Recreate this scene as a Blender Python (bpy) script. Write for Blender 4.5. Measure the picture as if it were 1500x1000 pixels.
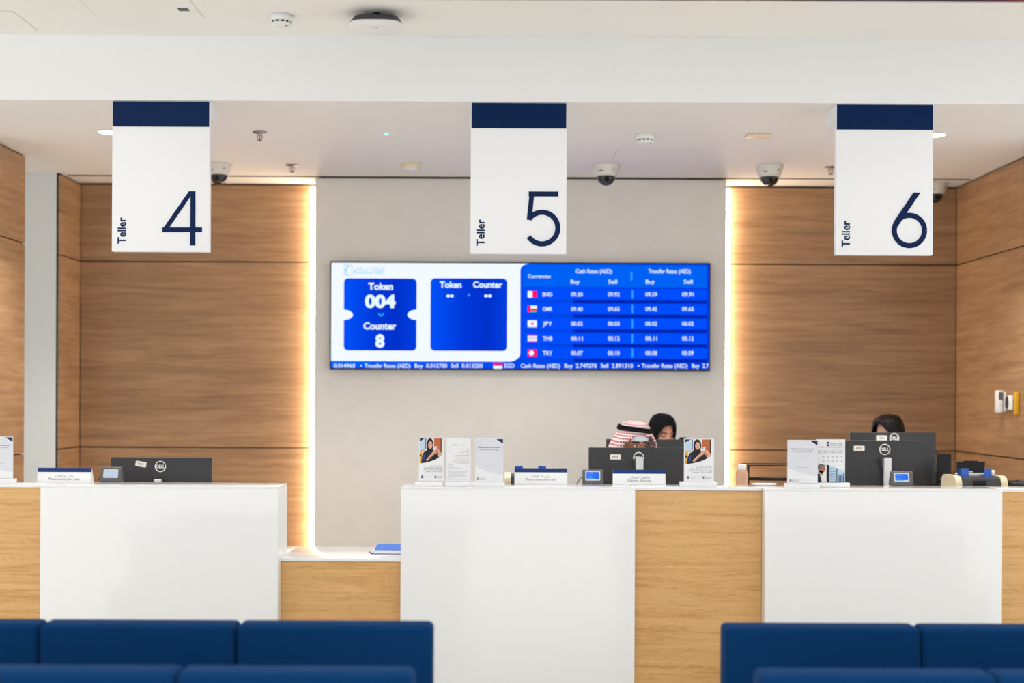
import bpy, bmesh, math, random, unicodedata
from mathutils import Vector, Matrix

for _o in list(bpy.data.objects):
    bpy.data.objects.remove(_o)
SC = bpy.context.scene
COL = SC.collection
R = math.radians

# ------------------------------------------------------------------ camera, world, exposure
F_PX = 2184.0            # focal length in pixels of the 1500 px wide frame
CAM_Z = 1.62
VPX, VPY = 742.0, 580.0  # vanishing point of the depth axis
ROLL = 0.0046
cam_d = bpy.data.cameras.new('camera')
cam_d.sensor_width = 36.0
cam_d.lens = 36.0 * F_PX / 1500.0
cam_d.shift_x = (750.0 - VPX) / 1500.0
cam_d.shift_y = (VPY - 500.0) / 1500.0
cam_d.dof.use_dof = True
cam_d.dof.focus_distance = 7.95
cam_d.dof.aperture_fstop = 1.25
cam = bpy.data.objects.new('camera', cam_d)
COL.objects.link(cam)
cam.matrix_world = Matrix.Translation((0, 0, CAM_Z)) @ Matrix.Rotation(R(90), 4, 'X') @ Matrix.Rotation(ROLL, 4, 'Z')
SC.camera = cam

world = bpy.data.worlds.new('daylight')
SC.world = world
world.use_nodes = True
_bg = world.node_tree.nodes['Background']
_bg.inputs[0].default_value = (0.93, 0.97, 1.0, 1)
_bg.inputs[1].default_value = 1.42

SC.view_settings.view_transform = 'Standard'
SC.view_settings.look = 'None'
SC.view_settings.gamma = 1.0
SC.view_settings.use_curve_mapping = False
SC.view_settings.exposure = 0.48
DOWNLIGHT_W = 112.0       # spots over the tellers
HALL_FILL_W = 140.0            # unseen fill lamps added over the waiting hall
COVE = 18.0              # LED cove strips

def at(px, py, Y):
    """world X, Z of a photo pixel at a known depth Y"""
    x0 = px + (py - VPY) * ROLL
    y0 = py - (px - VPX) * ROLL
    return (x0 - VPX) / F_PX * Y, CAM_Z - (y0 - VPY) / F_PX * Y

def up(px, py, z):
    """world X, Y of a photo pixel on a horizontal plane of height z"""
    x0 = px + (py - VPY) * ROLL
    y0 = py - (px - VPX) * ROLL
    Y = (CAM_Z - z) * F_PX / (y0 - VPY)
    return (x0 - VPX) / F_PX * Y, Y

# ------------------------------------------------------------------ materials
def s2l(c):
    return tuple((v / 255 / 12.92 if v / 255 <= 0.04045 else ((v / 255 + 0.055) / 1.055) ** 2.4) for v in c)

M = {}
def mat(name, rgb, rough=0.5, metal=0.0, emit=0.0, spec=0.5, trans=0.0, noise=0.0, bump=0.0, nscale=40.0, sheen=0.0, coat=0.0, ior=1.45):
    m = bpy.data.materials.new(name)
    m.use_nodes = True
    nt = m.node_tree
    b = nt.nodes['Principled BSDF']
    c = s2l(rgb) + (1,)
    b.inputs['Base Color'].default_value = c
    b.inputs['Roughness'].default_value = rough
    b.inputs['Metallic'].default_value = metal
    b.inputs['Specular IOR Level'].default_value = spec
    b.inputs['Transmission Weight'].default_value = trans
    b.inputs['IOR'].default_value = ior
    if sheen:
        b.inputs['Sheen Weight'].default_value = sheen
        b.inputs['Sheen Roughness'].default_value = 0.4
        b.inputs['Sheen Tint'].default_value = (0.35, 0.6, 1, 1)
    if coat:
        b.inputs['Coat Weight'].default_value = coat
        b.inputs['Coat Roughness'].default_value = 0.05
    if emit:
        b.inputs['Emission Color'].default_value = c
        b.inputs['Emission Strength'].default_value = emit
    if noise or bump:
        tc = nt.nodes.new('ShaderNodeNewGeometry')
        n = nt.nodes.new('ShaderNodeTexNoise')
        n.inputs['Scale'].default_value = nscale
        n.inputs['Detail'].default_value = 4
        nt.links.new(tc.outputs['Position'], n.inputs['Vector'])
        if noise:
            r = nt.nodes.new('ShaderNodeValToRGB')
            r.color_ramp.elements[0].position = 0.3
            r.color_ramp.elements[1].position = 0.7
            r.color_ramp.elements[0].color = tuple(v * (1 - noise) for v in c[:3]) + (1,)
            r.color_ramp.elements[1].color = tuple(min(1, v * (1 + noise)) for v in c[:3]) + (1,)
            nt.links.new(n.outputs['Fac'], r.inputs['Fac'])
            nt.links.new(r.outputs['Color'], b.inputs['Base Color'])
        if bump:
            bp = nt.nodes.new('ShaderNodeBump')
            bp.inputs['Strength'].default_value = bump
            bp.inputs['Distance'].default_value = 0.002
            nt.links.new(n.outputs['Fac'], bp.inputs['Height'])
            nt.links.new(bp.outputs['Normal'], b.inputs['Normal'])
    M[name] = m
    return m

def wood(name, dark, mid, light, scale, stretch, lines, rough=0.45, cathedral=0.0):
    """horizontal-grain veneer, anchored in world space"""
    m = bpy.data.materials.new(name)
    m.use_nodes = True
    nt = m.node_tree
    L = nt.links.new
    b = nt.nodes['Principled BSDF']
    b.inputs['Roughness'].default_value = rough
    b.inputs['Specular IOR Level'].default_value = 0.35
    g = nt.nodes.new('ShaderNodeNewGeometry')
    mp = nt.nodes.new('ShaderNodeMapping')
    mp.inputs['Scale'].default_value = (scale, scale, scale * stretch)
    L(g.outputs['Position'], mp.inputs['Vector'])
    n1 = nt.nodes.new('ShaderNodeTexNoise')
    n1.inputs['Scale'].default_value = 1.0
    n1.inputs['Detail'].default_value = 9
    n1.inputs['Roughness'].default_value = 0.68
    n1.inputs['Distortion'].default_value = 0.4
    L(mp.outputs[0], n1.inputs['Vector'])
    # figure: bands of a warped height field
    mp2 = nt.nodes.new('ShaderNodeMapping')
    mp2.inputs['Scale'].default_value = (1.3, 1.3, 5.0)
    L(g.outputs['Position'], mp2.inputs['Vector'])
    n2 = nt.nodes.new('ShaderNodeTexNoise')
    n2.inputs['Scale'].default_value = 1.0
    n2.inputs['Detail'].default_value = 2
    L(mp2.outputs[0], n2.inputs['Vector'])
    n2b = nt.nodes.new('ShaderNodeTexNoise')
    n2b.inputs['Scale'].default_value = 60.0
    n2b.inputs['Detail'].default_value = 2
    L(mp2.outputs[0], n2b.inputs['Vector'])
    ad = nt.nodes.new('ShaderNodeMath'); ad.operation = 'MULTIPLY_ADD'
    L(n2b.outputs['Fac'], ad.inputs[0]); ad.inputs[1].default_value = 0.016; L(n2.outputs['Fac'], ad.inputs[2])
    mu = nt.nodes.new('ShaderNodeMath'); mu.operation = 'MULTIPLY'
    L(ad.outputs[0], mu.inputs[0]); mu.inputs[1].default_value = lines
    fr = nt.nodes.new('ShaderNodeMath'); fr.operation = 'PINGPONG'
    L(mu.outputs[0], fr.inputs[0]); fr.inputs[1].default_value = 1.0
    # fine pores
    mp3 = nt.nodes.new('ShaderNodeMapping')
    mp3.inputs['Scale'].default_value = (14, 14, 420)
    L(g.outputs['Position'], mp3.inputs['Vector'])
    n3 = nt.nodes.new('ShaderNodeTexNoise')
    n3.inputs['Scale'].default_value = 1.0
    n3.inputs['Detail'].default_value = 2
    L(mp3.outputs[0], n3.inputs['Vector'])
    r = nt.nodes.new('ShaderNodeValToRGB')
    e = r.color_ramp.elements
    e[0].position = 0.28; e[0].color = s2l(dark) + (1,)
    e[1].position = 0.72; e[1].color = s2l(light) + (1,)
    x = e.new(0.5); x.color = s2l(mid) + (1,)
    m1 = nt.nodes.new('ShaderNodeMath'); m1.operation = 'MULTIPLY_ADD'
    L(fr.outputs[0], m1.inputs[0]); m1.inputs[1].default_value = cathedral; L(n1.outputs['Fac'], m1.inputs[2])
    m2 = nt.nodes.new('ShaderNodeMath'); m2.operation = 'MULTIPLY_ADD'
    L(n3.outputs['Fac'], m2.inputs[0]); m2.inputs[1].default_value = 0.22; L(m1.outputs[0], m2.inputs[2])
    m3 = nt.nodes.new('ShaderNodeMath'); m3.operation = 'SUBTRACT'
    L(m2.outputs[0], m3.inputs[0]); m3.inputs[1].default_value = 0.11 + cathedral * 0.5
    L(m3.outputs[0], r.inputs['Fac'])
    L(r.outputs['Color'], b.inputs['Base Color'])
    bp = nt.nodes.new('ShaderNodeBump')
    bp.inputs['Strength'].default_value = 0.12
    bp.inputs['Distance'].default_value = 0.001
    L(n3.outputs['Fac'], bp.inputs['Height'])
    L(bp.outputs['Normal'], b.inputs['Normal'])
    M[name] = m

def emis(name, rgb, strength):
    m = bpy.data.materials.new(name)
    m.use_nodes = True
    nt = m.node_tree
    nt.nodes.remove(nt.nodes['Principled BSDF'])
    e = nt.nodes.new('ShaderNodeEmission')
    e.inputs[0].default_value = s2l(rgb) + (1,)
    e.inputs[1].default_value = strength * (0.75 if name[:3] in ('scr', 'lcd') else 1.0)
    nt.links.new(e.outputs[0], nt.nodes['Material Output'].inputs[0])
    M[name] = m

def emis_grad(name, stops, strength):
    """picture on a display: colours run along the display's own width"""
    m = bpy.data.materials.new(name)
    m.use_nodes = True
    nt = m.node_tree
    nt.nodes.remove(nt.nodes['Principled BSDF'])
    e = nt.nodes.new('ShaderNodeEmission')
    tc = nt.nodes.new('ShaderNodeTexCoord')
    sp = nt.nodes.new('ShaderNodeSeparateXYZ')
    r = nt.nodes.new('ShaderNodeValToRGB')
    el = r.color_ramp.elements
    el[0].position, el[0].color = stops[0][0], s2l(stops[0][1]) + (1,)
    el[1].position, el[1].color = stops[-1][0], s2l(stops[-1][1]) + (1,)
    for p, c in stops[1:-1]:
        q = el.new(p); q.color = s2l(c) + (1,)
    nt.links.new(tc.outputs['Generated'], sp.inputs[0])
    nt.links.new(sp.outputs['X'], r.inputs['Fac'])
    nt.links.new(r.outputs['Color'], e.inputs[0])
    e.inputs[1].default_value = strength * (0.75 if name[:3] in ('scr', 'lcd') else 1.0)
    nt.links.new(e.outputs[0], nt.nodes['Material Output'].inputs[0])
    M[name] = m

mat('ceiling_paint', (246, 243, 237), 0.9, bump=0.05, nscale=200)
mat('low_ceiling_paint', (238, 234, 230), 0.9, bump=0.05, nscale=200)
mat('bulkhead_paint', (238, 238, 237), 0.85, bump=0.04, nscale=200)
mat('cream_wall', (224, 219, 211), 0.85, noise=0.02, nscale=6)
mat('white_wall', (222, 224, 222), 0.9)
mat('floor_tile', (222, 218, 212), 0.25, noise=0.05, nscale=3)
mat('hatch_gap', (196, 190, 184), 0.9)
mat('groove', (38, 30, 24), 0.9)
wood('walnut_veneer', (136, 101, 70), (164, 127, 92), (184, 147, 110), 1.7, 15, 5.0, cathedral=0.05)
wood('oak_veneer', (200, 148, 90), (222, 174, 113), (232, 187, 128), 2.2, 16, 64.0, cathedral=0.09)
mat('white_solid', (246, 246, 245), 0.07, spec=0.5)
mat('white_acrylic', (243, 244, 245), 0.18)
mat('sign_white', (246, 246, 247), 0.35)
mat('navy', (2, 32, 78), 0.35, spec=0.15)
mat('navy_band', (2, 34, 78), 0.35, spec=0.15)
mat('plate_blue', (14, 52, 112), 0.4, spec=0.3)
mat('paper', (242, 242, 244), 0.8)
mat('lilac', (226, 227, 234), 0.8)
mat('clear_acrylic', (250, 252, 252), 0.05, trans=0.75, ior=1.3)
mat('print_navy', (28, 42, 88), 0.7)
mat('print_black', (44, 44, 50), 0.7)
mat('print_grey', (104, 106, 114), 0.8)
mat('print_light', (138, 140, 150), 0.8)
mat('pic_sky', (196, 222, 240), 0.7)
mat('pic_orange', (198, 108, 60), 0.7)
mat('pic_yellow', (238, 178, 40), 0.7)
mat('pic_dark', (30, 32, 44), 0.7)
mat('pic_blue', (40, 70, 130), 0.7)
mat('pic_skin', (226, 172, 146), 0.7)
mat('pic_tan', (176, 120, 92), 0.7)
mat('pic_grey', (110, 112, 116), 0.7)
mat('pic_white', (240, 236, 234), 0.7)
mat('pic_glass', (150, 178, 204), 0.7)
mat('monitor_black', (44, 44, 46), 0.42, bump=0.15, nscale=900)
mat('monitor_edge', (26, 26, 28), 0.4)
mat('silver', (205, 206, 208), 0.35, metal=0.3)
mat('white_plastic', (236, 236, 234), 0.4)
mat('beige_plastic', (232, 216, 184), 0.45)
mat('cam_white', (222, 218, 208), 0.5)
mat('grey_plastic', (92, 92, 94), 0.45)
mat('dark_grey', (62, 62, 66), 0.4)
mat('black_plastic', (15, 15, 17), 0.4, spec=0.3)
mat('dome_glass', (18, 18, 20), 0.08, coat=1.0)
mat('blue_plastic', (20, 96, 205), 0.2, trans=0.25)
mat('folder_blue', (12, 112, 222), 0.35)
mat('folder_navy', (24, 64, 140), 0.35)
mat('sofa_navy', (0, 45, 88), 0.85, bump=0.5, nscale=700, noise=0.08, sheen=0.04, spec=0.1)
mat('sofa_leg', (40, 40, 44), 0.3, metal=0.8)
mat('chrome', (150, 146, 140), 0.25, metal=0.9)
mat('red_glass', (190, 60, 40), 0.2)
mat('skin_man', (196, 138, 100), 0.55)
mat('skin_woman', (202, 142, 112), 0.55)
mat('skin_pale', (226, 172, 142), 0.55)
mat('white_cloth', (236, 236, 236), 0.9)
mat('black_cloth', (15, 16, 19), 0.85, spec=0.2)
mat('black_hair', (12, 10, 10), 0.5, spec=0.3)
mat('eye_white', (228, 222, 216), 0.3)
mat('eye_dark', (26, 18, 14), 0.2)
mat('lip', (170, 96, 84), 0.5)
mat('liquid', (226, 176, 146), 0.15, trans=0.2)
mat('yellow_plastic', (214, 160, 30), 0.45)
mat('gold_sticker', (226, 214, 190), 0.5)
mat('label_white', (238, 236, 232), 0.6)
emis('led_warm', (255, 234, 206), COVE)
emis('lamp_disc', (255, 250, 235), 14.0)
emis('green_led', (90, 240, 180), 3.0)
emis('blue_led', (150, 170, 255), 1.2)
emis('lcd_pale', (196, 214, 240), 0.9)
emis('lcd_blue', (40, 110, 245), 1.0)
emis('scr_white', (238, 246, 255), 1.0)
emis('scr_text', (225, 244, 255), 1.05)
emis('scr_blue', (0, 62, 222), 1.0)
emis('scr_deep', (0, 38, 176), 1.0)
emis('scr_row', (0, 76, 250), 1.0)
emis('scr_head', (0, 96, 240), 1.0)
emis('scr_cyan', (40, 160, 255), 1.0)
emis('scr_red', (255, 20, 110), 1.0)
emis('scr_green', (40, 190, 140), 1.0)
emis('scr_logo', (120, 196, 232), 1.0)
emis('scr_lilac', (214, 210, 240), 1.0)
emis_grad('scr_card', [(0, (0, 80, 245)), (0.45, (0, 54, 212)), (0.75, (0, 48, 200)), (1, (0, 62, 220))], 1.0)
emis_grad('scr_panel', [(0, (0, 96, 255)), (0.35, (0, 74, 236)), (1, (0, 58, 214))], 1.0)
emis_grad('led_picture', [(0, (60, 100, 160)), (0.25, (110, 60, 80)), (0.5, (70, 90, 140)), (0.65, (235, 80, 130)), (0.8, (240, 150, 200)), (1, (200, 170, 240))], 1.0)

def shemagh():
    m = bpy.data.materials.new('red_check_cloth')
    m.use_nodes = True
    nt = m.node_tree
    b = nt.nodes['Principled BSDF']
    b.inputs['Roughness'].default_value = 0.9
    uv = nt.nodes.new('ShaderNodeUVMap')
    ck = nt.nodes.new('ShaderNodeTexBrick')
    ck.offset = 0.5
    ck.inputs['Scale'].default_value = 1.0
    ck.inputs['Color1'].default_value = s2l((150, 22, 30)) + (1,)
    ck.inputs['Color2'].default_value = s2l((168, 34, 40)) + (1,)
    ck.inputs['Mortar'].default_value = s2l((226, 214, 212)) + (1,)
    ck.inputs['Mortar Size'].default_value = 0.17
    ck.inputs['Brick Width'].default_value = 1.0
    ck.inputs['Row Height'].default_value = 0.8
    nt.links.new(uv.outputs[0], ck.inputs['Vector'])
    nt.links.new(ck.outputs['Color'], b.inputs['Base Color'])
    M['red_check_cloth'] = m
shemagh()

# ------------------------------------------------------------------ mesh builder
class MB:
    def __init__(s):
        s.v, s.f, s.m, s.sm, s.mats = [], [], [], [], []
    def mi(s, name):
        if name not in s.mats:
            s.mats.append(name)
        return s.mats.index(name)
    def add(s, vs, fs, m, smooth=False):
        o = len(s.v)
        k = s.mi(m)
        s.v += [tuple(p) for p in vs]
        for f in fs:
            s.f.append(tuple(i + o for i in f)); s.m.append(k); s.sm.append(smooth)
        return s
    def box(s, x0, x1, y0, y1, z0, z1, m, bev=0.0, seg=2, xf=None):
        if bev <= 0:
            vs = [(x, y, z) for x in (x0, x1) for y in (y0, y1) for z in (z0, z1)]
            fs = [(0, 1, 3, 2), (4, 6, 7, 5), (0, 4, 5, 1), (2, 3, 7, 6), (0, 2, 6, 4), (1, 5, 7, 3)]
            sm = False
        else:
            bm = bmesh.new()
            bmesh.ops.create_cube(bm, size=1.0)
            for v in bm.verts:
                v.co = Vector(((x0 + x1) / 2 + v.co.x * (x1 - x0), (y0 + y1) / 2 + v.co.y * (y1 - y0), (z0 + z1) / 2 + v.co.z * (z1 - z0)))
            bmesh.ops.bevel(bm, geom=bm.edges[:], offset=bev, segments=seg, affect='EDGES', profile=0.5)
            bm.verts.index_update()
            vs = [v.co.copy() for v in bm.verts]
            fs = [tuple(v.index for v in f.verts) for f in bm.faces]
            bm.free(); sm = True
        if xf is not None:
            vs = [xf @ Vector(p) for p in vs]
        return s.add(vs, fs, m, sm)
    def cyl(s, p0, p1, r0, r1=None, m='', n=20, smooth=True):
        r1 = r0 if r1 is None else r1
        p0, p1 = Vector(p0), Vector(p1)
        d = (p1 - p0).normalized()
        a = d.orthogonal().normalized(); b = d.cross(a)
        vs, fs = [], []
        for p, r in ((p0, r0), (p1, r1)):
            for i in range(n):
                t = 2 * math.pi * i / n
                vs.append(p + a * (r * math.cos(t)) + b * (r * math.sin(t)))
        for i in range(n):
            j = (i + 1) % n
            fs.append((i, j, n + j, n + i))
        s.add(vs, fs, m, smooth)
        s.add(vs, [tuple(range(n))[::-1], tuple(range(n, 2 * n))], m, False)
        return s
    def tube(s, pts, r, m, n=8, closed=False):
        pts = [Vector(p) for p in pts]
        k = len(pts)
        vs, fs = [], []
        ref = None
        for i, p in enumerate(pts):
            q0 = pts[(i - 1) % k] if (closed or i > 0) else p
            q1 = pts[(i + 1) % k] if (closed or i < k - 1) else p
            d = (q1 - q0).normalized()
            if ref is None or abs(ref.dot(d)) > 0.95:
                ref = d.orthogonal().normalized()
            a = (ref - d * ref.dot(d)).normalized(); b = d.cross(a); ref = a
            rr = r[i] if isinstance(r, (list, tuple)) else r
            for j in range(n):
                t = 2 * math.pi * j / n
                vs.append(p + a * (rr * math.cos(t)) + b * (rr * math.sin(t)))
        for i in range(k if closed else k - 1):
            for j in range(n):
                a0 = i * n + j; a1 = i * n + (j + 1) % n
                b0 = ((i + 1) % k) * n + j; b1 = ((i + 1) % k) * n + (j + 1) % n
                fs.append((a0, a1, b1, b0))
        if not closed:
            fs.append(tuple(range(n))[::-1]); fs.append(tuple(range((k - 1) * n, k * n)))
        return s.add(vs, fs, m, True)
    def lathe(s, prof, m, n=28, c=(0, 0, 0), sx=1.0, sy=1.0, smooth=True):
        """profile [(r, z)] spun about the z axis through c"""
        vs, fs = [], []
        for r, z in prof:
            for i in range(n):
                t = 2 * math.pi * i / n
                vs.append((c[0] + r * sx * math.cos(t), c[1] + r * sy * math.sin(t), c[2] + z))
        for k in range(len(prof) - 1):
            for i in range(n):
                j = (i + 1) % n
                fs.append((k * n + i, k * n + j, (k + 1) * n + j, (k + 1) * n + i))
        fs.append(tuple(range(n))[::-1])
        fs.append(tuple(range((len(prof) - 1) * n, len(prof) * n)))
        return s.add(vs, fs, m, smooth)
    def ell(s, c, r, m, rot=None, n=20, k=12):
        vs, fs = [], []
        for i in range(k + 1):
            a = math.pi * i / k
            for j in range(n):
                t = 2 * math.pi * j / n
                p = Vector((r[0] * math.sin(a) * math.cos(t), r[1] * math.sin(a) * math.sin(t), r[2] * math.cos(a)))
                if rot is not None:
                    p = rot @ p
                vs.append(p + Vector(c))
        for i in range(k):
            for j in range(n):
                q = (j + 1) % n
                fs.append((i * n + j, (i + 1) * n + j, (i + 1) * n + q, i * n + q))
        return s.add(vs, fs, m, True)
    def poly(s, pts, y, m):
        """flat print facing -Y, points (x, z)"""
        return s.add([(x, y, z) for x, z in pts], [tuple(range(len(pts)))], m)
    def prism(s, pts, y0, y1, m, smooth=False):
        """outline in x, z pushed from y0 to y1"""
        n = len(pts)
        vs = [(x, y0, z) for x, z in pts] + [(x, y1, z) for x, z in pts]
        fs = [tuple(range(n)), tuple(range(n, 2 * n))[::-1]]
        s.add(vs, fs, m, False)
        return s.add(vs, [((i + 1) % n, i, n + i, n + (i + 1) % n) for i in range(n)], m, smooth)
    def prismx(s, pts, x0, x1, m, smooth=False):
        """outline in y, z pushed from x0 to x1"""
        n = len(pts)
        vs = [(x0, y, z) for y, z in pts] + [(x1, y, z) for y, z in pts]
        s.add(vs, [tuple(range(n)), tuple(range(n, 2 * n))[::-1]], m, False)
        return s.add(vs, [((i + 1) % n, i, n + i, n + (i + 1) % n) for i in range(n)], m, smooth)
    def shift(s, d):
        s.v = [(a + d[0], b + d[1], c + d[2]) for a, b, c in s.v]
        return s
    def xform(s, mx):
        s.v = [tuple(mx @ Vector(p)) for p in s.v]
        return s
    def mesh(s, name, fix=True):
        me = bpy.data.meshes.new(name)
        me.from_pydata(s.v, [], s.f)
        for q in s.mats:
            me.materials.append(M[q])
        me.polygons.foreach_set('material_index', s.m)
        me.polygons.foreach_set('use_smooth', s.sm)
        me.update()
        if fix:
            bm = bmesh.new(); bm.from_mesh(me)
            bmesh.ops.recalc_face_normals(bm, faces=bm.faces[:])
            bm.to_mesh(me); bm.free()
        return me
    def build(s, name, parent=None, loc=(0, 0, 0), fix=True):
        o = bpy.data.objects.new(name, s.mesh(name, fix))
        COL.objects.link(o)
        o.location = loc
        if parent is not None:
            o.parent = parent
        return o

def tag(o, label=None, cat=None, group=None, kind=None):
    if label: o['label'] = label
    if cat: o['category'] = cat
    if group: o['group'] = group
    if kind: o['kind'] = kind
    return o

def thing(name, loc, label, cat, group=None, rz=0.0):
    o = bpy.data.objects.new(name, None)
    o.empty_display_size = 0.1
    COL.objects.link(o)
    o.location = loc
    o.rotation_euler = (0, 0, rz)
    return tag(o, label, cat, group)

def copy_tree(o, parent=None):
    c = o.copy(); COL.objects.link(c); c.parent = parent
    for ch in [q for q in COL.objects if q.parent == o]:
        copy_tree(ch, c)
    return c

# ------------------------------------------------------------------ lettering
_AR = {}
for _c in list(range(0xFE80, 0xFEFD)):
    _d = unicodedata.decomposition(chr(_c)).split()
    if len(_d) >= 2:
        _AR[(_d[0], ''.join(chr(int(q, 16)) for q in _d[1:]))] = chr(_c)
def arabic(t):
    """joined letter forms in visual order"""
    out = []
    i = 0
    items = []
    while i < len(t):
        if t[i:i + 2] in ('\u0644\u0627', '\u0644\u0623'):
            items.append(t[i:i + 2]); i += 2
        else:
            items.append(t[i]); i += 1
    def dual(k):
        return ('<initial>', k) in _AR
    def joins(k):
        return ('<final>', k) in _AR
    for n, k in enumerate(items):
        if not joins(k):
            out.append(_AR.get(('<isolated>', k), k)); continue
        prev = n > 0 and dual(items[n - 1])
        nxt = n < len(items) - 1 and dual(k) and joins(items[n + 1])
        form = '<medial>' if prev and nxt else '<final>' if prev else '<initial>' if nxt else '<isolated>'
        out.append(_AR.get((form, k), k))
    return ''.join(reversed(out))

_TX = {}
def text_data(t, bold):
    key = (t, bold)
    if key in _TX:
        return _TX[key]
    cu = bpy.data.curves.new('lettering', 'FONT')
    cu.body = t
    cu.size = 1.0
    cu.resolution_u = 3
    cu.offset = bold
    o = bpy.data.objects.new('lettering', cu)
    COL.objects.link(o)
    dg = bpy.context.evaluated_depsgraph_get()
    me = bpy.data.meshes.new_from_object(o.evaluated_get(dg))
    vs = [(v.co.x, v.co.y) for v in me.vertices]
    fs = [tuple(p.vertices) for p in me.polygons]
    bpy.data.objects.remove(o); bpy.data.curves.remove(cu); bpy.data.meshes.remove(me)
    _TX[key] = (vs, fs)
    return vs, fs

def text(mb, t, x, z, h, y, m, w=None, align='C', bold=0.0, rot=0.0):
    """lettering facing -Y; (x, z) anchors the baseline; h is the capital height; w fits the width"""
    vs, fs = text_data(t, bold)
    if not vs:
        return
    x0 = min(p[0] for p in vs); x1 = max(p[0] for p in vs)
    k = h / 0.727
    kx = (w / (x1 - x0)) if w else k
    ax = {'C': (x0 + x1) / 2, 'L': x0, 'R': x1}[align]
    ca, sa = math.cos(rot), math.sin(rot)
    out = []
    for px, pz in vs:
        a, b = (px - ax) * kx, pz * k
        out.append((x + a * ca - b * sa, y, z + a * sa + b * ca))
    mb.add(out, fs, m)

def rrect(x0, x1, z0, z1, r, n=5):
    pts = []
    for cx, cz, a0 in ((x1 - r, z1 - r, 0), (x0 + r, z1 - r, 90), (x0 + r, z0 + r, 180), (x1 - r, z0 + r, 270)):
        for i in range(n + 1):
            a = R(a0 + 90 * i / n)
            pts.append((cx + r * math.cos(a), cz + r * math.sin(a)))
    return pts

def disc(cx, cz, rx, rz=None, n=28):
    rz = rz or rx
    return [(cx + rx * math.cos(2 * math.pi * i / n), cz + rz * math.sin(2 * math.pi * i / n)) for i in range(n)]

def stroke(mb, pts, w, y0, y1, m):
    """constant-width stroke through (x, z) points as a solid from y0 to y1"""
    P = [Vector((p[0], p[1])) for p in pts]
    Lf, Rt = [], []
    for i, p in enumerate(P):
        d0 = (p - P[i - 1]).normalized() if i > 0 else None
        d1 = (P[i + 1] - p).normalized() if i < len(P) - 1 else None
        if d0 is None: d = d1; k = 1
        elif d1 is None: d = d0; k = 1
        else:
            d = (d0 + d1).normalized(); k = 1 / max(0.5, d.dot(d0))
        nrm = Vector((-d.y, d.x)) * (w / 2 * k)
        Lf.append(p + nrm); Rt.append(p - nrm)
    for i in range(len(P) - 1):
        mb.prism([Lf[i], Rt[i], Rt[i + 1], Lf[i + 1]], y0, y1, m)

# ================================================================== THE ROOM
Z_LOW = 3.169      # ceiling over the tellers
Z_UP = 3.512       # ceiling of the waiting hall
Y_BULK = 7.85      # face of the bulkhead between the two
Y_CREAM = 10.56
Y_WOOD = 10.93
X_LEFT, X_RIGHT = -3.13, 3.295

def struct(o):
    o['kind'] = 'structure'
    return o

struct(MB().box(-9, 9, -6, 12, -0.1, 0, 'floor_tile').build('floor'))
struct(MB().box(-9, 9, 0.2, Y_BULK + 0.25, Z_UP, Z_UP + 0.1, 'ceiling_paint').build('ceiling'))
struct(MB().box(-9, 9, Y_BULK, Y_BULK + 0.25, Z_LOW, Z_UP, 'bulkhead_paint').build('trim_1'))
low = MB().box(-9, 9, Y_BULK + 0.25, 12, Z_LOW, Z_LOW + 0.1, 'low_ceiling_paint')
low.box(-9, 9, Y_BULK, Y_BULK + 0.25, Z_LOW - 0.0005, Z_LOW, 'low_ceiling_paint')
low = struct(low.build('ceiling_low'))
# dark shadow gap in the low ceiling, in line with the cream wall
struct(MB().box(X_LEFT + 0.02, X_RIGHT - 0.02, Y_CREAM - 0.022, Y_CREAM - 0.005, Z_LOW - 0.005, Z_LOW, 'groove').build('trim_2'))

ROWS = [(0.10, 1.228), (1.237, 2.590), (2.599, Z_LOW - 0.014)]
def clad_wall(name, axis, a0, a1, face, back):
    """dark backing with three veneered panels, grooves between"""
    mb = MB()
    s = 1 if back > face else -1
    for q0, q1, m in ((face + s * 0.02, face + s * 0.03, 'groove'), (face + s * 0.03, back, 'white_wall')):
        if axis == 'x':
            mb.box(a0, a1, min(q0, q1), max(q0, q1), 0, Z_LOW, m)
        else:
            mb.box(min(q0, q1), max(q0, q1), a0, a1, 0, Z_LOW, m)
    w = struct(mb.build(name))
    for z0, z1 in ROWS:
        p = MB()
        if axis == 'x':
            p.box(a0 + 0.006, a1 - 0.006, min(face, face + s * 0.02), max(face, face + s * 0.02), z0, z1, 'walnut_veneer')
        else:
            p.box(min(face, face + s * 0.02), max(face, face + s * 0.02), a0 + 0.006, a1 - 0.006, z0, z1, 'walnut_veneer')
        p.build('wood_panel', w)
    return w

CX0, CX1 = at(461, 450, Y_CREAM)[0], at(1063.5, 450, Y_CREAM)[0]
clad_wall('wall_back_left', 'x', X_LEFT, CX0, Y_WOOD, Y_WOOD + 0.15)
clad_wall('wall_back_right', 'x', CX1, X_RIGHT, Y_WOOD, Y_WOOD + 0.15)
clad_wall('wall_right', 'y', 8.95, Y_WOOD + 0.15, X_RIGHT, X_RIGHT + 0.15)
clad_wall('wall_left', 'y', 10.45, Y_WOOD + 0.15, X_LEFT, X_LEFT - 0.032)
clad_wall('wall_left_front', 'y', 8.95, 9.68, X_LEFT, X_LEFT - 0.15)
struct(MB().box(CX0, CX1, Y_CREAM, Y_WOOD + 0.15, 0, Z_LOW - 0.012, 'cream_wall').build('wall_back'))
# white recess beside the wood cladding
struct(MB().box(-4.6, X_LEFT - 0.032, 10.45, 10.6, 0, Z_LOW, 'white_wall').build('wall_recess'))
struct(MB().box(-4.75, -4.6, 8.4, 10.6, 0, Z_LOW, 'white_wall').build('wall_recess_side'))
struct(MB().box(CX1, 9, Y_WOOD + 0.15, Y_WOOD + 0.3, 0, Z_LOW, 'white_wall').box(-9, CX0, Y_WOOD + 0.15, Y_WOOD + 0.3, 0, Z_LOW, 'white_wall').build('wall_outer'))

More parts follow.
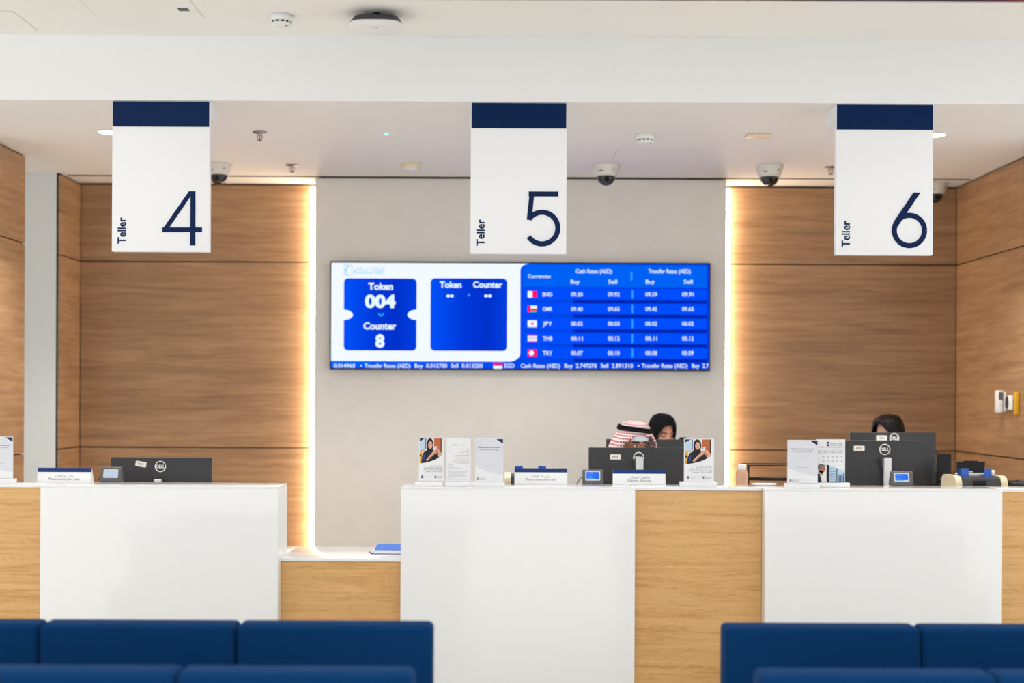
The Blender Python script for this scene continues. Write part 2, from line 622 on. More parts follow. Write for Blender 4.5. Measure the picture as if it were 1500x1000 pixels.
# warm LED coves at both edges of the cream wall
for s, x, lab in ((-1, CX0, 'glowing warm vertical LED strip at the cream wall edge near the sign of teller four'),
                  (1, CX1, 'glowing warm vertical LED strip at the cream wall edge near the sign of teller six')):
    t = thing('led_cove_strip', (x + s * 0.002, Y_WOOD - 0.001, 0.1), lab, 'strip light', 'LED cove strips')
    a, b = sorted((s * 0.046, s * 0.069))
    MB().box(a, b, -0.055, -0.004, 0.0, Z_LOW - 0.13, 'led_warm').build('diffuser', t)
    MB().box(a, b, -0.004, 0.0, 0.0, Z_LOW - 0.13, 'silver').build('profile', t)

# ================================================================== TELLER SIGNS
def teller_sign(num, px0, px1, py0, py1, band_y, lab):
    Ys = Y_BULK + 0.01
    xl, zt = at(px0, py0, Ys); xr, _ = at(px1, py0, Ys)
    _, zb = at((px0 + px1) / 2, py1, Ys)
    zt = Z_LOW - 0.0015
    _, zband = at((px0 + px1) / 2, band_y, Ys)
    xc = (xl + xr) / 2; hw = (xr - xl) / 2
    t = thing('teller_sign', (xc, Ys, zb), lab, 'sign', 'hanging teller signs')
    h = zt - zb; hb = zband - zb
    MB().box(-hw, hw, 0.0, 0.045, 0, h, 'sign_white', 0.004).build('panel', t)
    MB().box(-hw + 0.003, hw - 0.003, -0.003, 0.002, hb, h - 0.004, 'navy_band').build('band', t)
    MB().box(-hw + 0.002, hw - 0.002, 0.045, 0.26, h - 0.085, h, 'bulkhead_paint').build('mounting_box', t)
    P = lambda px, py: (lambda q: (q[0] - xc, q[1] - zb))(at(px, py, Ys))
    k = Ys / F_PX
    n = MB()
    y0, y1 = -0.003, 0.001
    w = 7.4 * k
    if num == 4:
        cx, top = P(286, 280); _, base = P(286, 359.5)
        stroke(n, [P(282.8, 280), P(282.5, 359.5)], w, y0, y1, 'navy')
        stroke(n, [(P(238, 336)[0], P(238, 336.5)[1]), (P(296, 336)[0], P(296, 336.5)[1])], w * 0.93, y0 - 0.0004, y1, 'navy')
        a = P(284.5, 280); b = P(277, 280); c = P(238, 336); d = P(246, 336)
        n.prism([a, b, c, d], y0 - 0.0008, y1, 'navy')
    elif num == 5:
        c = P(794, 334); r = 23.2 * k
        a = P(777.5, 281); 
        stroke(n, [P(774.5, 284), P(818, 284.2)], w, y0, y1, 'navy')
        stroke(n, [P(779.5, 280.8), P(775.2, 322)], w * 0.95, y0 - 0.0004, y1, 'navy')
        arc = [P(775.2, 321)] + [(c[0] + r * math.cos(R(g)), c[1] + r * math.sin(R(g))) for g in range(133, -153, -8)]
        stroke(n, arc, w, y0 - 0.0008, y1, 'navy')
    else:
        c = P(1332, 337.5); r = 22.2 * k
        stroke(n, [(c[0] + r * math.cos(R(g)), c[1] + r * math.sin(R(g))) for g in range(0, 361, 8)], w, y0, y1, 'navy')
        n.prism([P(1348.2, 282), P(1338, 282), P(1309.2, 324.5), P(1307.2, 333), P(1314, 333), P(1324, 318)], y0 - 0.0004, y1, 'navy')
    n.build('numeral', t)
    l = MB()
    ex = px0 + 19.5
    x, z = P(ex, py1 - 11.5)
    text(l, 'Teller', x, z, 12.2 * k, -0.001, 'navy', w=39 * k, align='L', bold=0.022, rot=R(90))
    l.build('lettering', t)
    return t
teller_sign(4, 164.5, 307.5, 150, 368.5, 185.5, 'white hanging sign with the numeral four under a navy band')
teller_sign(5, 690, 830.5, 151, 371.5, 188, 'white hanging sign with the numeral five under a navy band')
teller_sign(6, 1225, 1367.5, 153, 373.5, 190, 'white hanging sign with the numeral six under a navy band')

# ================================================================== COUNTERS
ZC = 1.1425        # top of the tall counters
YC = 7.80          # white fronts
REC = 0.09         # the wood fronts stand back
LEDGE = 0.33
DESK_Z = 0.90
def cx(px, Y=YC, py=800):
    return at(px, py, Y)[0]
X_A0, X_A1 = cx(59), cx(407)
X_B0, X_B1 = cx(587), cx(930)
X_C0, X_C1 = cx(1120.5), cx(1468)

def white_counter(x0, x1, lab):
    t = thing('teller_counter', ((x0 + x1) / 2, YC, 0), lab, 'counter', 'white teller counters')
    w = (x1 - x0) / 2
    MB().box(-w, w, 0, 0.03, 0.0, ZC - 0.012, 'white_solid').build('front_panel', t)
    MB().box(-w, w, 0, LEDGE, ZC - 0.012, ZC, 'white_solid', 0.0015).build('ledge_top', t)
    for s in (-1, 1):
        a, b = sorted((s * w, s * (w - 0.03)))
        MB().box(a, b, 0.03, LEDGE, 0, ZC - 0.012, 'white_solid').build('side_panel', t)
    MB().box(-w + 0.03, w - 0.03, LEDGE - 0.02, LEDGE, 0.3, ZC - 0.012, 'white_solid').build('back_panel', t)
    return t
white_counter(X_A0, X_A1, 'glossy white teller counter block under the sign of teller four')
white_counter(X_B0, X_B1, 'glossy white teller counter block under the sign of teller five')
white_counter(X_C0, X_C1, 'glossy white teller counter block under the sign of teller six')

def wood_counter(x0, x1, lab):
    t = thing('wood_counter', ((x0 + x1) / 2, YC + REC, 0), lab, 'counter', 'oak counter sections')
    w = (x1 - x0) / 2 - 0.0015
    MB().box(-w, w, 0.004, 0.03, 0.0, ZC - 0.02, 'oak_veneer').build('front_panel', t)
    MB().box(-w, w, 0, LEDGE - REC, ZC - 0.018, ZC, 'white_solid', 0.002).build('ledge_top', t)
    MB().box(-w, w, LEDGE - REC - 0.02, LEDGE - REC, 0, ZC - 0.02, 'white_solid').build('back_panel', t)
    return t
wood_counter(-3.45, X_A0, 'oak counter section with white top near the white recess')
wood_counter(X_B1, X_C0, 'oak counter section with white top between two tall white counter blocks')
wood_counter(X_C1, 3.6, 'oak counter section with white top at the right wood wall')
def teller_desk(x0, x1, lab):
    t = thing('teller_desk', ((x0 + x1) / 2, YC + LEDGE + 0.002, 0), lab, 'desk', 'teller work desks')
    w = (x1 - x0) / 2 - 0.002
    MB().box(-w, w, 0, 0.75, DESK_Z - 0.03, DESK_Z, 'white_solid', 0.002).build('desk_top', t)
    for s in (-1, 1):
        for yy in (0.04, 0.68):
            MB().box(s * (w - 0.04) - 0.02, s * (w - 0.04) + 0.02, yy, yy + 0.04, 0, DESK_Z - 0.03, 'silver', 0.002).build('leg', t)
teller_desk(X_A0 - 0.3, X_A1 - 0.28, 'white work desk behind the counter of teller four')
teller_desk(X_B0 + 0.12, 1.34, 'white work desk behind the counter of teller five')
teller_desk(1.34, X_RIGHT - 0.05, 'white work desk behind the counter of teller six')

# low accessible desk between the first two blocks
t = thing('low_desk', ((X_A1 + X_B0) / 2, YC + 0.11, 0), 'low oak desk with glossy white top between two tall counters', 'desk')
w = (X_B0 - X_A1) / 2 - 0.0015
ZL = 0.757
MB().box(-w, w, 0.004, 0.03, 0.0, ZL - 0.02, 'oak_veneer').build('front_panel', t)
MB().box(-w, w, -0.005, 0.60, ZL - 0.018, ZL, 'white_solid', 0.002).build('desk_top', t)
MB().box(-w - 0.26, -w, LEDGE - 0.11 + 0.005, 0.60, ZL - 0.018, ZL, 'white_solid', 0.002).build('desk_return', t)
MB().box(-w - 0.26, -w - 0.24, LEDGE - 0.10, 0.58, 0, ZL - 0.02, 'white_solid').build('return_panel', t)
for s in (-1, 1):
    a, b = sorted((s * w, s * (w - 0.02)))
    MB().box(a, b, 0.03, 0.58, 0, ZL - 0.02, 'white_solid').build('side_panel', t)

# ================================================================== CEILING FITTINGS
LAMP_SPOTS = []
def downlight(X, Y, z, lab, grp, watts, r=0.095, colour=(1.0, 0.97, 0.925), size=120):
    t = thing('downlight', (X, Y, z), lab, 'light', grp)
    MB().lathe([(r * 0.8, -0.001), (r * 0.8, -0.006), (r * 0.95, -0.006), (r, -0.001)], 'white_plastic').build('trim_ring', t)
    MB().lathe([(r * 0.78, -0.0015), (r * 0.78, -0.004)], 'lamp_disc').build('lens', t)
    l = bpy.data.lights.new('lamp', 'SPOT')
    l.energy = watts; l.color = colour; l.spot_size = R(size); l.spot_blend = 0.6; l.shadow_soft_size = r * 0.8
    o = bpy.data.objects.new('lamp', l); COL.objects.link(o); o.parent = t; o.location = (0, 0, -0.02)
    return t
xa, ya = up(164, 193, Z_LOW)
downlight(xa, ya, Z_LOW, 'glowing recessed downlight peeking past the sign of teller four', 'teller downlights', DOWNLIGHT_W)
downlight(at(762, 193, ya)[0], ya, Z_LOW, 'added unseen downlight behind the sign of teller five', 'teller downlights', DOWNLIGHT_W)  # unseen lamp added for light, assumed to match its two visible neighbours
xb, yb = up(1366, 197, Z_LOW)
downlight(xb, yb, Z_LOW, 'glowing recessed downlight peeking past the sign of teller six', 'teller downlights', DOWNLIGHT_W)
for yy in (2.2, 4.6):  # unseen lamps added so floor bounce brightens the hall ceiling
    for xx in (-3.6, -1.2, 1.2, 3.6):
        downlight(xx, yy, Z_UP, 'added unseen fill downlight in the waiting hall ceiling', 'added hall fill lights', HALL_FILL_W, 0.12, (1, 0.97, 0.93), 92)

def dome_camera(px, py, lab, r=0.092):
    X, Y = up(px, py, Z_LOW)
    t = thing('dome_camera', (X, Y, Z_LOW), lab, 'security camera', 'dome security cameras')
    MB().lathe([(r * 1.0, -0.0005), (r * 1.02, -0.006), (r * 0.98, -0.02), (r * 0.90, -0.05), (r * 0.76, -0.078), (r * 0.70, -0.080)], 'cam_white').build('housing', t)
    MB().lathe([(r * 0.69, -0.078), (r * 0.67, -0.095), (r * 0.56, -0.118), (r * 0.36, -0.134), (r * 0.12, -0.142), (0.002, -0.143)], 'dome_glass').build('dome', t)
    MB().cyl((0.0, -r * 0.55, -0.100), (0.0, -r * 0.66, -0.108), 0.018, 0.016, 'black_plastic').build('lens', t)
    MB().box(-0.052, -0.026, -r * 0.90, -r * 0.80, -0.055, -0.050, 'grey_plastic').build('marking', t)
    MB().box(0.044, 0.05, -r * 0.86, -r * 0.7, -0.046, -0.036, 'grey_plastic').build('screw', t)
    return t
dome_camera(321, 239.5, 'white dome security camera beside the hanging sign of teller four')
dome_camera(888, 241, 'white dome security camera on the ceiling before the cream wall, near sign of teller five')
dome_camera(1127, 242, 'white dome security camera above the lit edge of the right wood panels')
dome_camera(1370, 268.5, 'white dome security camera behind the sign of teller six by the corner', 0.085)

def smoke(px, py, z, r, lab):
    X, Y = up(px, py, z)
    t = thing('smoke_detector', (X, Y, z), lab, 'smoke detector', 'smoke detectors')
    MB().lathe([(r, -0.0005), (r * 1.0, -0.030), (r * 0.94, -0.034)], 'white_plastic').build('base', t)
    MB().lathe([(r * 0.86, -0.034), (r * 0.86, -0.043)], 'black_plastic').build('vent_gap', t)
    ribs = MB()
    for i in range(12):
        a = 2 * math.pi * i / 12
        ribs.cyl((r * 0.88 * math.cos(a), r * 0.88 * math.sin(a), -0.034), (r * 0.88 * math.cos(a), r * 0.88 * math.sin(a), -0.043), 0.005, None, 'white_plastic', 6)
    ribs.build('vent_ribs', t)
    MB().lathe([(r * 0.93, -0.043), (r * 0.88, -0.050), (r * 0.6, -0.058), (r * 0.2, -0.060)], 'white_plastic').build('cap', t)
    MB().cyl((r * 0.5, -r * 0.4, -0.056), (r * 0.5, -r * 0.4, -0.0605), 0.004, None, 'red_glass', 8).build('indicator', t)
smoke(412, 22, Z_UP, 0.057, 'white smoke detector on the hall ceiling above the sign of teller four')
smoke(945, 196, Z_LOW, 0.054, 'white smoke detector on the low ceiling right of the sign of teller five')

def sprinkler(px, py, lab):
    X, Y = up(px, py, Z_LOW)
    t = thing('fire_sprinkler', (X, Y, Z_LOW), lab, 'sprinkler', 'fire sprinklers')
    MB().lathe([(0.044, -0.0005), (0.043, -0.004), (0.025, -0.009), (0.012, -0.010)], 'chrome').build('escutcheon', t)
    f = MB()
    f.cyl((0, 0, -0.009), (0, 0, -0.02), 0.011, 0.009, 'chrome', 12)
    for s in (-1, 1):
        f.tube([(s * 0.010, 0, -0.017), (s * 0.016, 0, -0.030), (s * 0.010, 0, -0.044), (0, 0, -0.050)], 0.0028, 'chrome', 6)
    f.build('frame', t)
    MB().cyl((0, 0, -0.02), (0, 0, -0.047), 0.0028, None, 'red_glass', 8).build('bulb', t)
    MB().lathe([(0.016, -0.051), (0.016, -0.053), (0.004, -0.053)], 'chrome', 14).build('deflector', t)
sprinkler(380.5, 193, 'pendant fire sprinkler on the low ceiling right of the sign of teller four')
sprinkler(428, 241, 'pendant fire sprinkler above the wood panels next to the lit wall edge')
sprinkler(1217, 244, 'pendant fire sprinkler just left of the sign of teller six')

# access point under the hall ceiling
X, Y = up(552, 20, Z_UP)
t = thing('wireless_access_point', (X, Y, Z_UP), 'white rounded wireless access point hanging from hall ceiling by dark bracket', 'access point')
def squircle(r, z, n=40, e=3.2):
    return [(r * math.copysign(abs(math.cos(2 * math.pi * i / n)) ** (2 / e), math.cos(2 * math.pi * i / n)),
             r * math.copysign(abs(math.sin(2 * math.pi * i / n)) ** (2 / e), math.sin(2 * math.pi * i / n)), z) for i in range(n)]
def loft(mb, rings, m):
    n = len(rings[0])
    vs = [p for r in rings for p in r]
    fs = [(k * n + i, k * n + (i + 1) % n, (k + 1) * n + (i + 1) % n, (k + 1) * n + i) for k in range(len(rings) - 1) for i in range(n)]
    fs += [tuple(range(n)), tuple(range((len(rings) - 1) * n, len(rings) * n))]
    mb.add(vs, fs, m, True)
b = MB(); loft(b, [squircle(0.131, -0.060), squircle(0.135, -0.066), squircle(0.128, -0.076), squircle(0.100, -0.084), squircle(0.05, -0.088), squircle(0.01, -0.089)], 'white_plastic'); b.build('cover', t)
b = MB(); loft(b, [squircle(0.085, -0.024), squircle(0.112, -0.030), squircle(0.132, -0.060)], 'dark_grey'); b.build('back_shell', t)
b = MB(); b.box(-0.015, 0.02, -0.03, 0.03, -0.028, -0.001, 'black_plastic', 0.003); b.build('bracket', t)
b = MB(); b.tube([(-0.06, -0.02, -0.001), (-0.062, -0.025, -0.012), (-0.075, -0.03, -0.022), (-0.085, -0.03, -0.034)], 0.004, 'white_plastic'); b.build('cable', t)
b = MB()
for i, dx in enumerate((-0.012, -0.004, 0.004)):
    b.box(dx, dx + 0.003, -0.075, -0.065, -0.0875, -0.0855, 'grey_plastic')
b.build('mark', t)

# flat puck, green indicator, flat fitting
X, Y = up(602, 240, Z_LOW)
t = thing('ceiling_detector', (X, Y, Z_LOW), 'beige puck-shaped detector on low ceiling left of the sign of teller five', 'detector')
MB().lathe([(0.066, -0.0005), (0.068, -0.006), (0.064, -0.028), (0.058, -0.032)], 'beige_plastic').build('body', t)
MB().lathe([(0.060, -0.031), (0.05, -0.038), (0.01, -0.040)], 'white_plastic').build('cap', t)
MB().ell((0.012, -0.03, -0.040), (0.008, 0.008, 0.003), 'blue_led', n=10, k=6).build('indicator', t)
X, Y = up(566, 194.5, Z_LOW)
t = thing('emergency_light', (X, Y, Z_LOW), 'small round ceiling fitting with a glowing green dot', 'indicator light')
MB().lathe([(0.052, -0.0005), (0.050, -0.003), (0.02, -0.005)], 'white_plastic').build('plate', t)
MB().ell((0, 0, -0.006), (0.012, 0.012, 0.007), 'green_led', n=12, k=8).build('indicator', t)
X, Y = up(1111, 197, Z_LOW)
t = thing('ceiling_sensor', (X, Y, Z_LOW), 'flat rectangular cream ceiling fitting between the last two teller signs', 'sensor')
MB().box(-0.072, 0.072, -0.045, 0.045, -0.018, -0.0005, 'beige_plastic', 0.005).build('body', t)
MB().box(-0.03, -0.018, -0.047, -0.044, -0.015, -0.008, 'white_plastic').build('tab', t)

# access hatches: thin framed lids let into the ceilings
def hatch(x0, x1, y0, y1, z, m, lab):
    t = thing('access_hatch', ((x0 + x1) / 2, (y0 + y1) / 2, z), lab, 'hatch', 'ceiling access hatches')
    hx, hy = (x1 - x0) / 2, (y1 - y0) / 2
    MB().box(-hx, hx, -hy, hy, -0.0012, -0.0002, 'hatch_gap').build('gap', t)
    MB().box(-hx + 0.003, hx - 0.003, -hy + 0.003, hy - 0.003, -0.0022, -0.0012, m).build('lid', t)
    return t
hatch(-2.98, -2.448, 7.37, 7.77, Z_UP, 'ceiling_paint', 'thin framed access hatch in the hall ceiling, farther from smoke detector')
t = hatch(-2.06, -1.526, 7.02, 7.50, Z_UP, 'ceiling_paint', 'thin framed access hatch in hall ceiling with small grey tag')
MB().box(0.175, 0.225, 0.03, 0.075, -0.006, -0.0022, 'print_grey').build('tag', t)
hatch(0.685, 1.245, 9.36, 9.74, Z_LOW, 'low_ceiling_paint', 'thin framed access hatch in the low ceiling between two dome cameras')

# hanging LED display above the hall, its lower rim only just in view
zb = at(742, -0.2, 6.045)[1]
t = thing('led_display', (1.2, 6.0, zb), 'long colourful LED display hanging under the hall ceiling', 'display')
MB().box(-2.6, 2.6, 0.012, 0.045, 0.0, Z_UP - zb, 'black_plastic').build('housing', t)
for i in range(4):
    MB().box(-2.6 + i * 1.3 + 0.001, -2.6 + (i + 1) * 1.3 - 0.001, 0.0, 0.012, 0.002, Z_UP - zb - 0.002, 'led_picture').build('panel', t)

# ================================================================== QUEUE SCREEN
YS = Y_CREAM - 0.065
x0, zt = at(483.5, 383, YS); x1, _ = at(1041, 383, YS); _, zbm = at(762, 542, YS)
zt = at(762, 383.8, YS)[1]
scx = (x0 + x1) / 2
scr = thing('queue_display', (scx, YS, zbm), 'wide wall screen showing token numbers and blue currency rates table', 'screen')
H = zt - zbm; W = (x1 - x0) / 2
MB().box(-W, W, 0.004, 0.045, 0, H, 'black_plastic').build('housing', scr)
MB().box(-0.3, 0.3, 0.045, 0.064, 0.15, H - 0.15, 'dark_grey').build('wall_mount', scr)
kS = YS / F_PX
def S(px, py):
    q = at(px, py, YS)
    return q[0] - scx, q[1] - zbm
def Srow(x0, y0, x1, y1):
    a = S(x0, y0); xx = S(x1, y1)
    return a[0], xx[0], xx[1], a[1]
g = MB()
b = 0.010
g.box(-W + b, W - b, 0.0, 0.004, b, H - b, 'scr_panel')
g.build('panel', scr)
g = MB()
e = 0.0006
# white left half with its curved right edge
X0 = -W + b; ZT = H - b
xr, _ = S(762, 460); _, zlow = S(620, 529)
pts = [(X0, zlow), (S(743, 529)[0], zlow)]
for i in range(7):
    a = R(-90 + 90 * i / 6)
    pts.append((S(745, 500)[0] + 17 * kS * math.cos(a), zlow + 12 * kS + 12 * kS * math.sin(a)))
zc = ZT - 10 * kS
pts.append((xr, zc))
for i in range(1, 7):
    a = R(180 - 90 * i / 6)
    pts.append((xr + 14 * kS + 14 * kS * math.cos(a), zc + 10 * kS * math.sin(a)))
pts.append((X0, ZT))
g.prism(pts, -e, 0, 'scr_white')
g.build('page', scr)
g = MB()
a = S(503.5, 513); c = S(610.5, 408)
g.prism(rrect(a[0], c[0], a[1], c[1], 6 * kS), -2 * e, -e, 'scr_card')
g.build('token_card', scr)
g = MB()
a = S(630.5, 513.5); c = S(743, 408)
g.prism(rrect(a[0], c[0], a[1], c[1], 6 * kS), -2 * e, -e, 'scr_card')
g.build('token_card', scr)
g = MB()
for px, s in ((503, 1), (611, -1)):
    q = S(px, 461)
    pts = [(q[0] + s * 14 * kS * math.cos(R(u)), q[1] + 7.5 * kS * math.sin(R(u))) for u in range(-90, 91, 15)]
    MB().prism(pts, -3 * e, -2 * e, 'scr_white').build('card_notch', scr)
y = -3 * e
def T(t, px, py, h, m='scr_text', w=None, bold=0.03, al='C'):
    q = S(px, py)
    g = MB()
    text(g, t, q[0], q[1], h * kS, y, m, w * kS if w else None, al, bold)
    g.build('lettering', scr, fix=False)
T('Token', 557.5, 424, 10, w=36)
T('004', 557, 450, 18.5, w=45, bold=0.045)
T('Counter', 556.5, 482, 10, w=48)
T('8', 556.5, 508, 18.5, bold=0.045)
q = S(558, 461)
stroke(g, [(q[0] - 4 * kS, q[1] + 2 * kS), (q[0], q[1] - 1.5 * kS), (q[0] + 4 * kS, q[1] + 2 * kS)], 2.2 * kS, y, y + e / 2, 'scr_cyan')
g.build('arrow', scr); g = MB()
T('Token', 660, 421, 9, w=32)
T('Counter', 714.5, 421, 9, w=43)
for px in (656.5, 662, 712, 717.5):
    q = S(px, 433.5); g.poly(disc(q[0], q[1], 2.6 * kS, 2.2 * kS, 14), y, 'scr_text'); g.build('dash_dot', scr); g = MB()
q = S(687, 432); g.poly(disc(q[0], q[1], 2 * kS, None, 10), y, 'scr_cyan'); g.build('dot', scr); g = MB()
# bank mark
l0 = S(504.5, 403); l1 = S(515.5, 388.5)
stroke(g, [(l0[0], l0[1]), (l1[0], l0[1]), (l1[0], l1[1]), (l0[0], l1[1]), (l0[0], l0[1])], 0.8 * kS, y, y + e / 2, 'scr_logo')
stroke(g, [S(511, 389.5), S(508, 393), S(507, 396.5), S(508.5, 401.5)], 1.6 * kS, y, y + e / 2, 'scr_logo')
g.build('bank_mark', scr); g = MB()
T(arabic('بنك الإمارات دبي الوطني'), 541, 395, 5.0, 'scr_logo', w=44, bold=0.0)
T('Emirates NBD', 541, 401, 5.2, 'scr_logo', w=45, bold=0.0)
# table
hd = Srow(766, 387.5, 1035.5, 421)
g.prism([(hd[0], hd[2]), (hd[1], hd[2]), (hd[1], hd[3]), (hd[0] + 6 * kS, hd[3]), (hd[0], hd[3] - 6 * kS)], -2 * e, -e, 'scr_head')
g.build('table_header', scr); g = MB()
T('Currencies', 790, 407, 5.6, w=33, bold=0.012)
T('Cash Rates (AED)', 870, 400, 6.0, w=53, bold=0.012)
T('Transfer Rates (AED)', 980.5, 400, 6.0, w=62, bold=0.012)
for px, tt in ((842.5, 'Buy'), (897.5, 'Sell'), (952.5, 'Buy'), (1008, 'Sell')):
    T(tt, px, 415.5, 6.2, w=13, bold=0.012)
rates = [('BHD', '09.50', '09.92', '09.59', '09.91'), ('OMR', '09.40', '09.65', '09.42', '09.65'), ('JPY', '00.02', '00.03', '00.02', '00.02'),
         ('THB', '00.11', '00.12', '00.11', '00.12'), ('TRY', '00.07', '00.10', '00.08', '00.09')]
for i, row in enumerate(rates):
    yc = 431 + 21.5 * i
    a = S(766, yc + 7); c = S(1035.5, yc - 7.5)
    g.prism([(a[0], a[1]), (c[0], a[1]), (c[0], c[1]), (a[0], c[1])], -2 * e, -e, 'scr_row'); g.build('table_row', scr); g = MB()
    a = S(840, yc + 13); c = S(1035.5, yc + 8.5)
    if i < 5:
        g.prism([(a[0], a[1]), (c[0], a[1]), (c[0], c[1]), (a[0], c[1])], -2 * e, -e, 'scr_deep'); g.build('row_shade', scr); g = MB()
    a = S(925, yc + 6.5); c = S(927.5, yc - 6.5)
    g.prism([(a[0], a[1]), (c[0], a[1]), (c[0], c[1]), (a[0], c[1])], -3 * e, -2 * e, 'scr_cyan'); g.build('divider', scr); g = MB()
    for px, tt in zip((802, 845, 899, 954, 1007.5), row):
        T(tt, px, yc + 3, 6.3, w=17 if px > 810 else 14, bold=0.015)
    fl = lambda u0, v0, u1, v1, m, d=0: (lambda a, c: g.prism(rrect(a[0], c[0], a[1], c[1], 0.9 * kS, 2), -(3 + d) * e, -(2 + d) * e, m))(S(773 + 13.5 * u0, yc - 5 + 10 * v1), S(773 + 13.5 * u1, yc - 5 + 10 * v0))
    g = MB()
    if i == 0:
        fl(0, 0, 0.5, 1, 'scr_white'); fl(0.5, 0, 1, 1, 'scr_red')
    elif i == 1:
        fl(0.3, 0, 1, 0.5, 'scr_white'); fl(0.3, 0.72, 1, 1, 'scr_green'); fl(0.3, 0.45, 1, 0.75, 'scr_red', 1); fl(0, 0, 0.32, 1, 'scr_red', 2)
    elif i == 2:
        fl(0, 0, 1, 1, 'scr_white'); q = S(779.8, yc); g.poly(disc(q[0], q[1], 2 * kS), -3.5 * e, 'scr_red')
    elif i == 3:
        fl(0, 0, 1, 1, 'scr_white'); fl(0, 0.3, 1, 0.7, 'scr_lilac', 1); fl(0, 0, 1, 0.14, 'scr_red', 1); fl(0, 0.86, 1, 1, 'scr_red', 1)
    else:
        fl(0, 0, 1, 1, 'scr_red'); q = S(778.5, yc); g.poly(disc(q[0], q[1], 3.6 * kS), -3.5 * e, 'scr_white')
    g.build('flag', scr); g = MB()
a = S(923.7, 411); c = S(926.3, 398)
g.prism([(a[0], a[1]), (c[0], a[1]), (c[0], c[1]), (a[0], c[1])], -3 * e, -2 * e, 'scr_cyan'); g.build('divider', scr); g = MB()
# ticker
for t_, a0, a1 in (('0.014960', 489, 520), ('\u2022', 528, 530.5), ('Transfer Rates (AED)', 534, 601), ('Buy  0.012700', 607.5, 655), ('Sell  0.013200', 660.5, 707), ('SGD', 738.5, 753.5),
                   ('Cash Rates (AED)', 763, 820.5), ('Buy  2.747570', 827, 874), ('Sell  2.891310', 880, 927), ('\u2022', 934, 936.5), ('Transfer Rates (AED)', 940, 1007), ('Buy  2.7', 1013.5, 1038)):
    T(t_, (a0 + a1) / 2, 538.6, 6.4, w=a1 - a0, bold=0.012)
a = S(722.5, 540); c = S(736, 535.5)
g.prism(rrect(a[0], c[0], a[1], c[1], 1 * kS, 2), -3 * e, -2 * e, 'scr_white')
a = S(722.5, 535.5); c = S(736, 531)
g.prism(rrect(a[0], c[0], a[1], c[1], 1 * kS, 2), -3 * e, -2 * e, 'scr_red')
g.build('flag', scr)

# ================================================================== WAITING SOFAS
def sofa(x0, n, Y, sw, lab):
    """row of n seats facing the counters, its back to the hall"""
    t = thing('waiting_sofa', (x0, Y, 0), lab, 'sofa', 'navy waiting sofas')
    Wd = n * sw
    zt = 0.756
    for i in range(n):
        MB().box(i * sw + 0.002, (i + 1) * sw - 0.002, 0.0, 0.15, 0.16, zt, 'sofa_navy', 0.022, 4).build('back_cushion', t)
        MB().box(i * sw + 0.003, (i + 1) * sw - 0.003, 0.152, 0.66, 0.262, 0.395, 'sofa_navy', 0.03, 4).build('seat_cushion', t)
    MB().box(0.01, Wd - 0.01, 0.152, 0.64, 0.14, 0.26, 'sofa_navy', 0.01).build('base', t)
    for i in range(n + 1):
        for yy in (0.10, 0.58):
            xx = min(max(i * sw, 0.06), Wd - 0.06)
            MB().cyl((xx, yy, 0.0), (xx, yy, 0.165 if yy < 0.15 else 0.142), 0.015, 0.018, 'sofa_leg', 12).build('leg', t)
    return t
YR1, YR2 = 5.60, 4.64
SW = 0.742
xr = at(634, 950, YR1)[0]; xl = at(1061.5, 950, YR1)[0]
sofa(xr - 3 * SW, 3, YR1, SW, 'navy waiting sofa in the row nearest the low desk')
sofa(xl, 3, YR1, SW, 'navy waiting sofa in the row nearest the oak counter section')
xr = at(606, 995, YR2)[0]; xl = at(1113, 995, YR2)[0]
sofa(xr - 3 * SW, 3, YR2, SW, 'navy waiting sofa behind the row facing the low desk')
sofa(xl, 3, YR2, SW, 'navy waiting sofa behind the row facing the oak counter section')

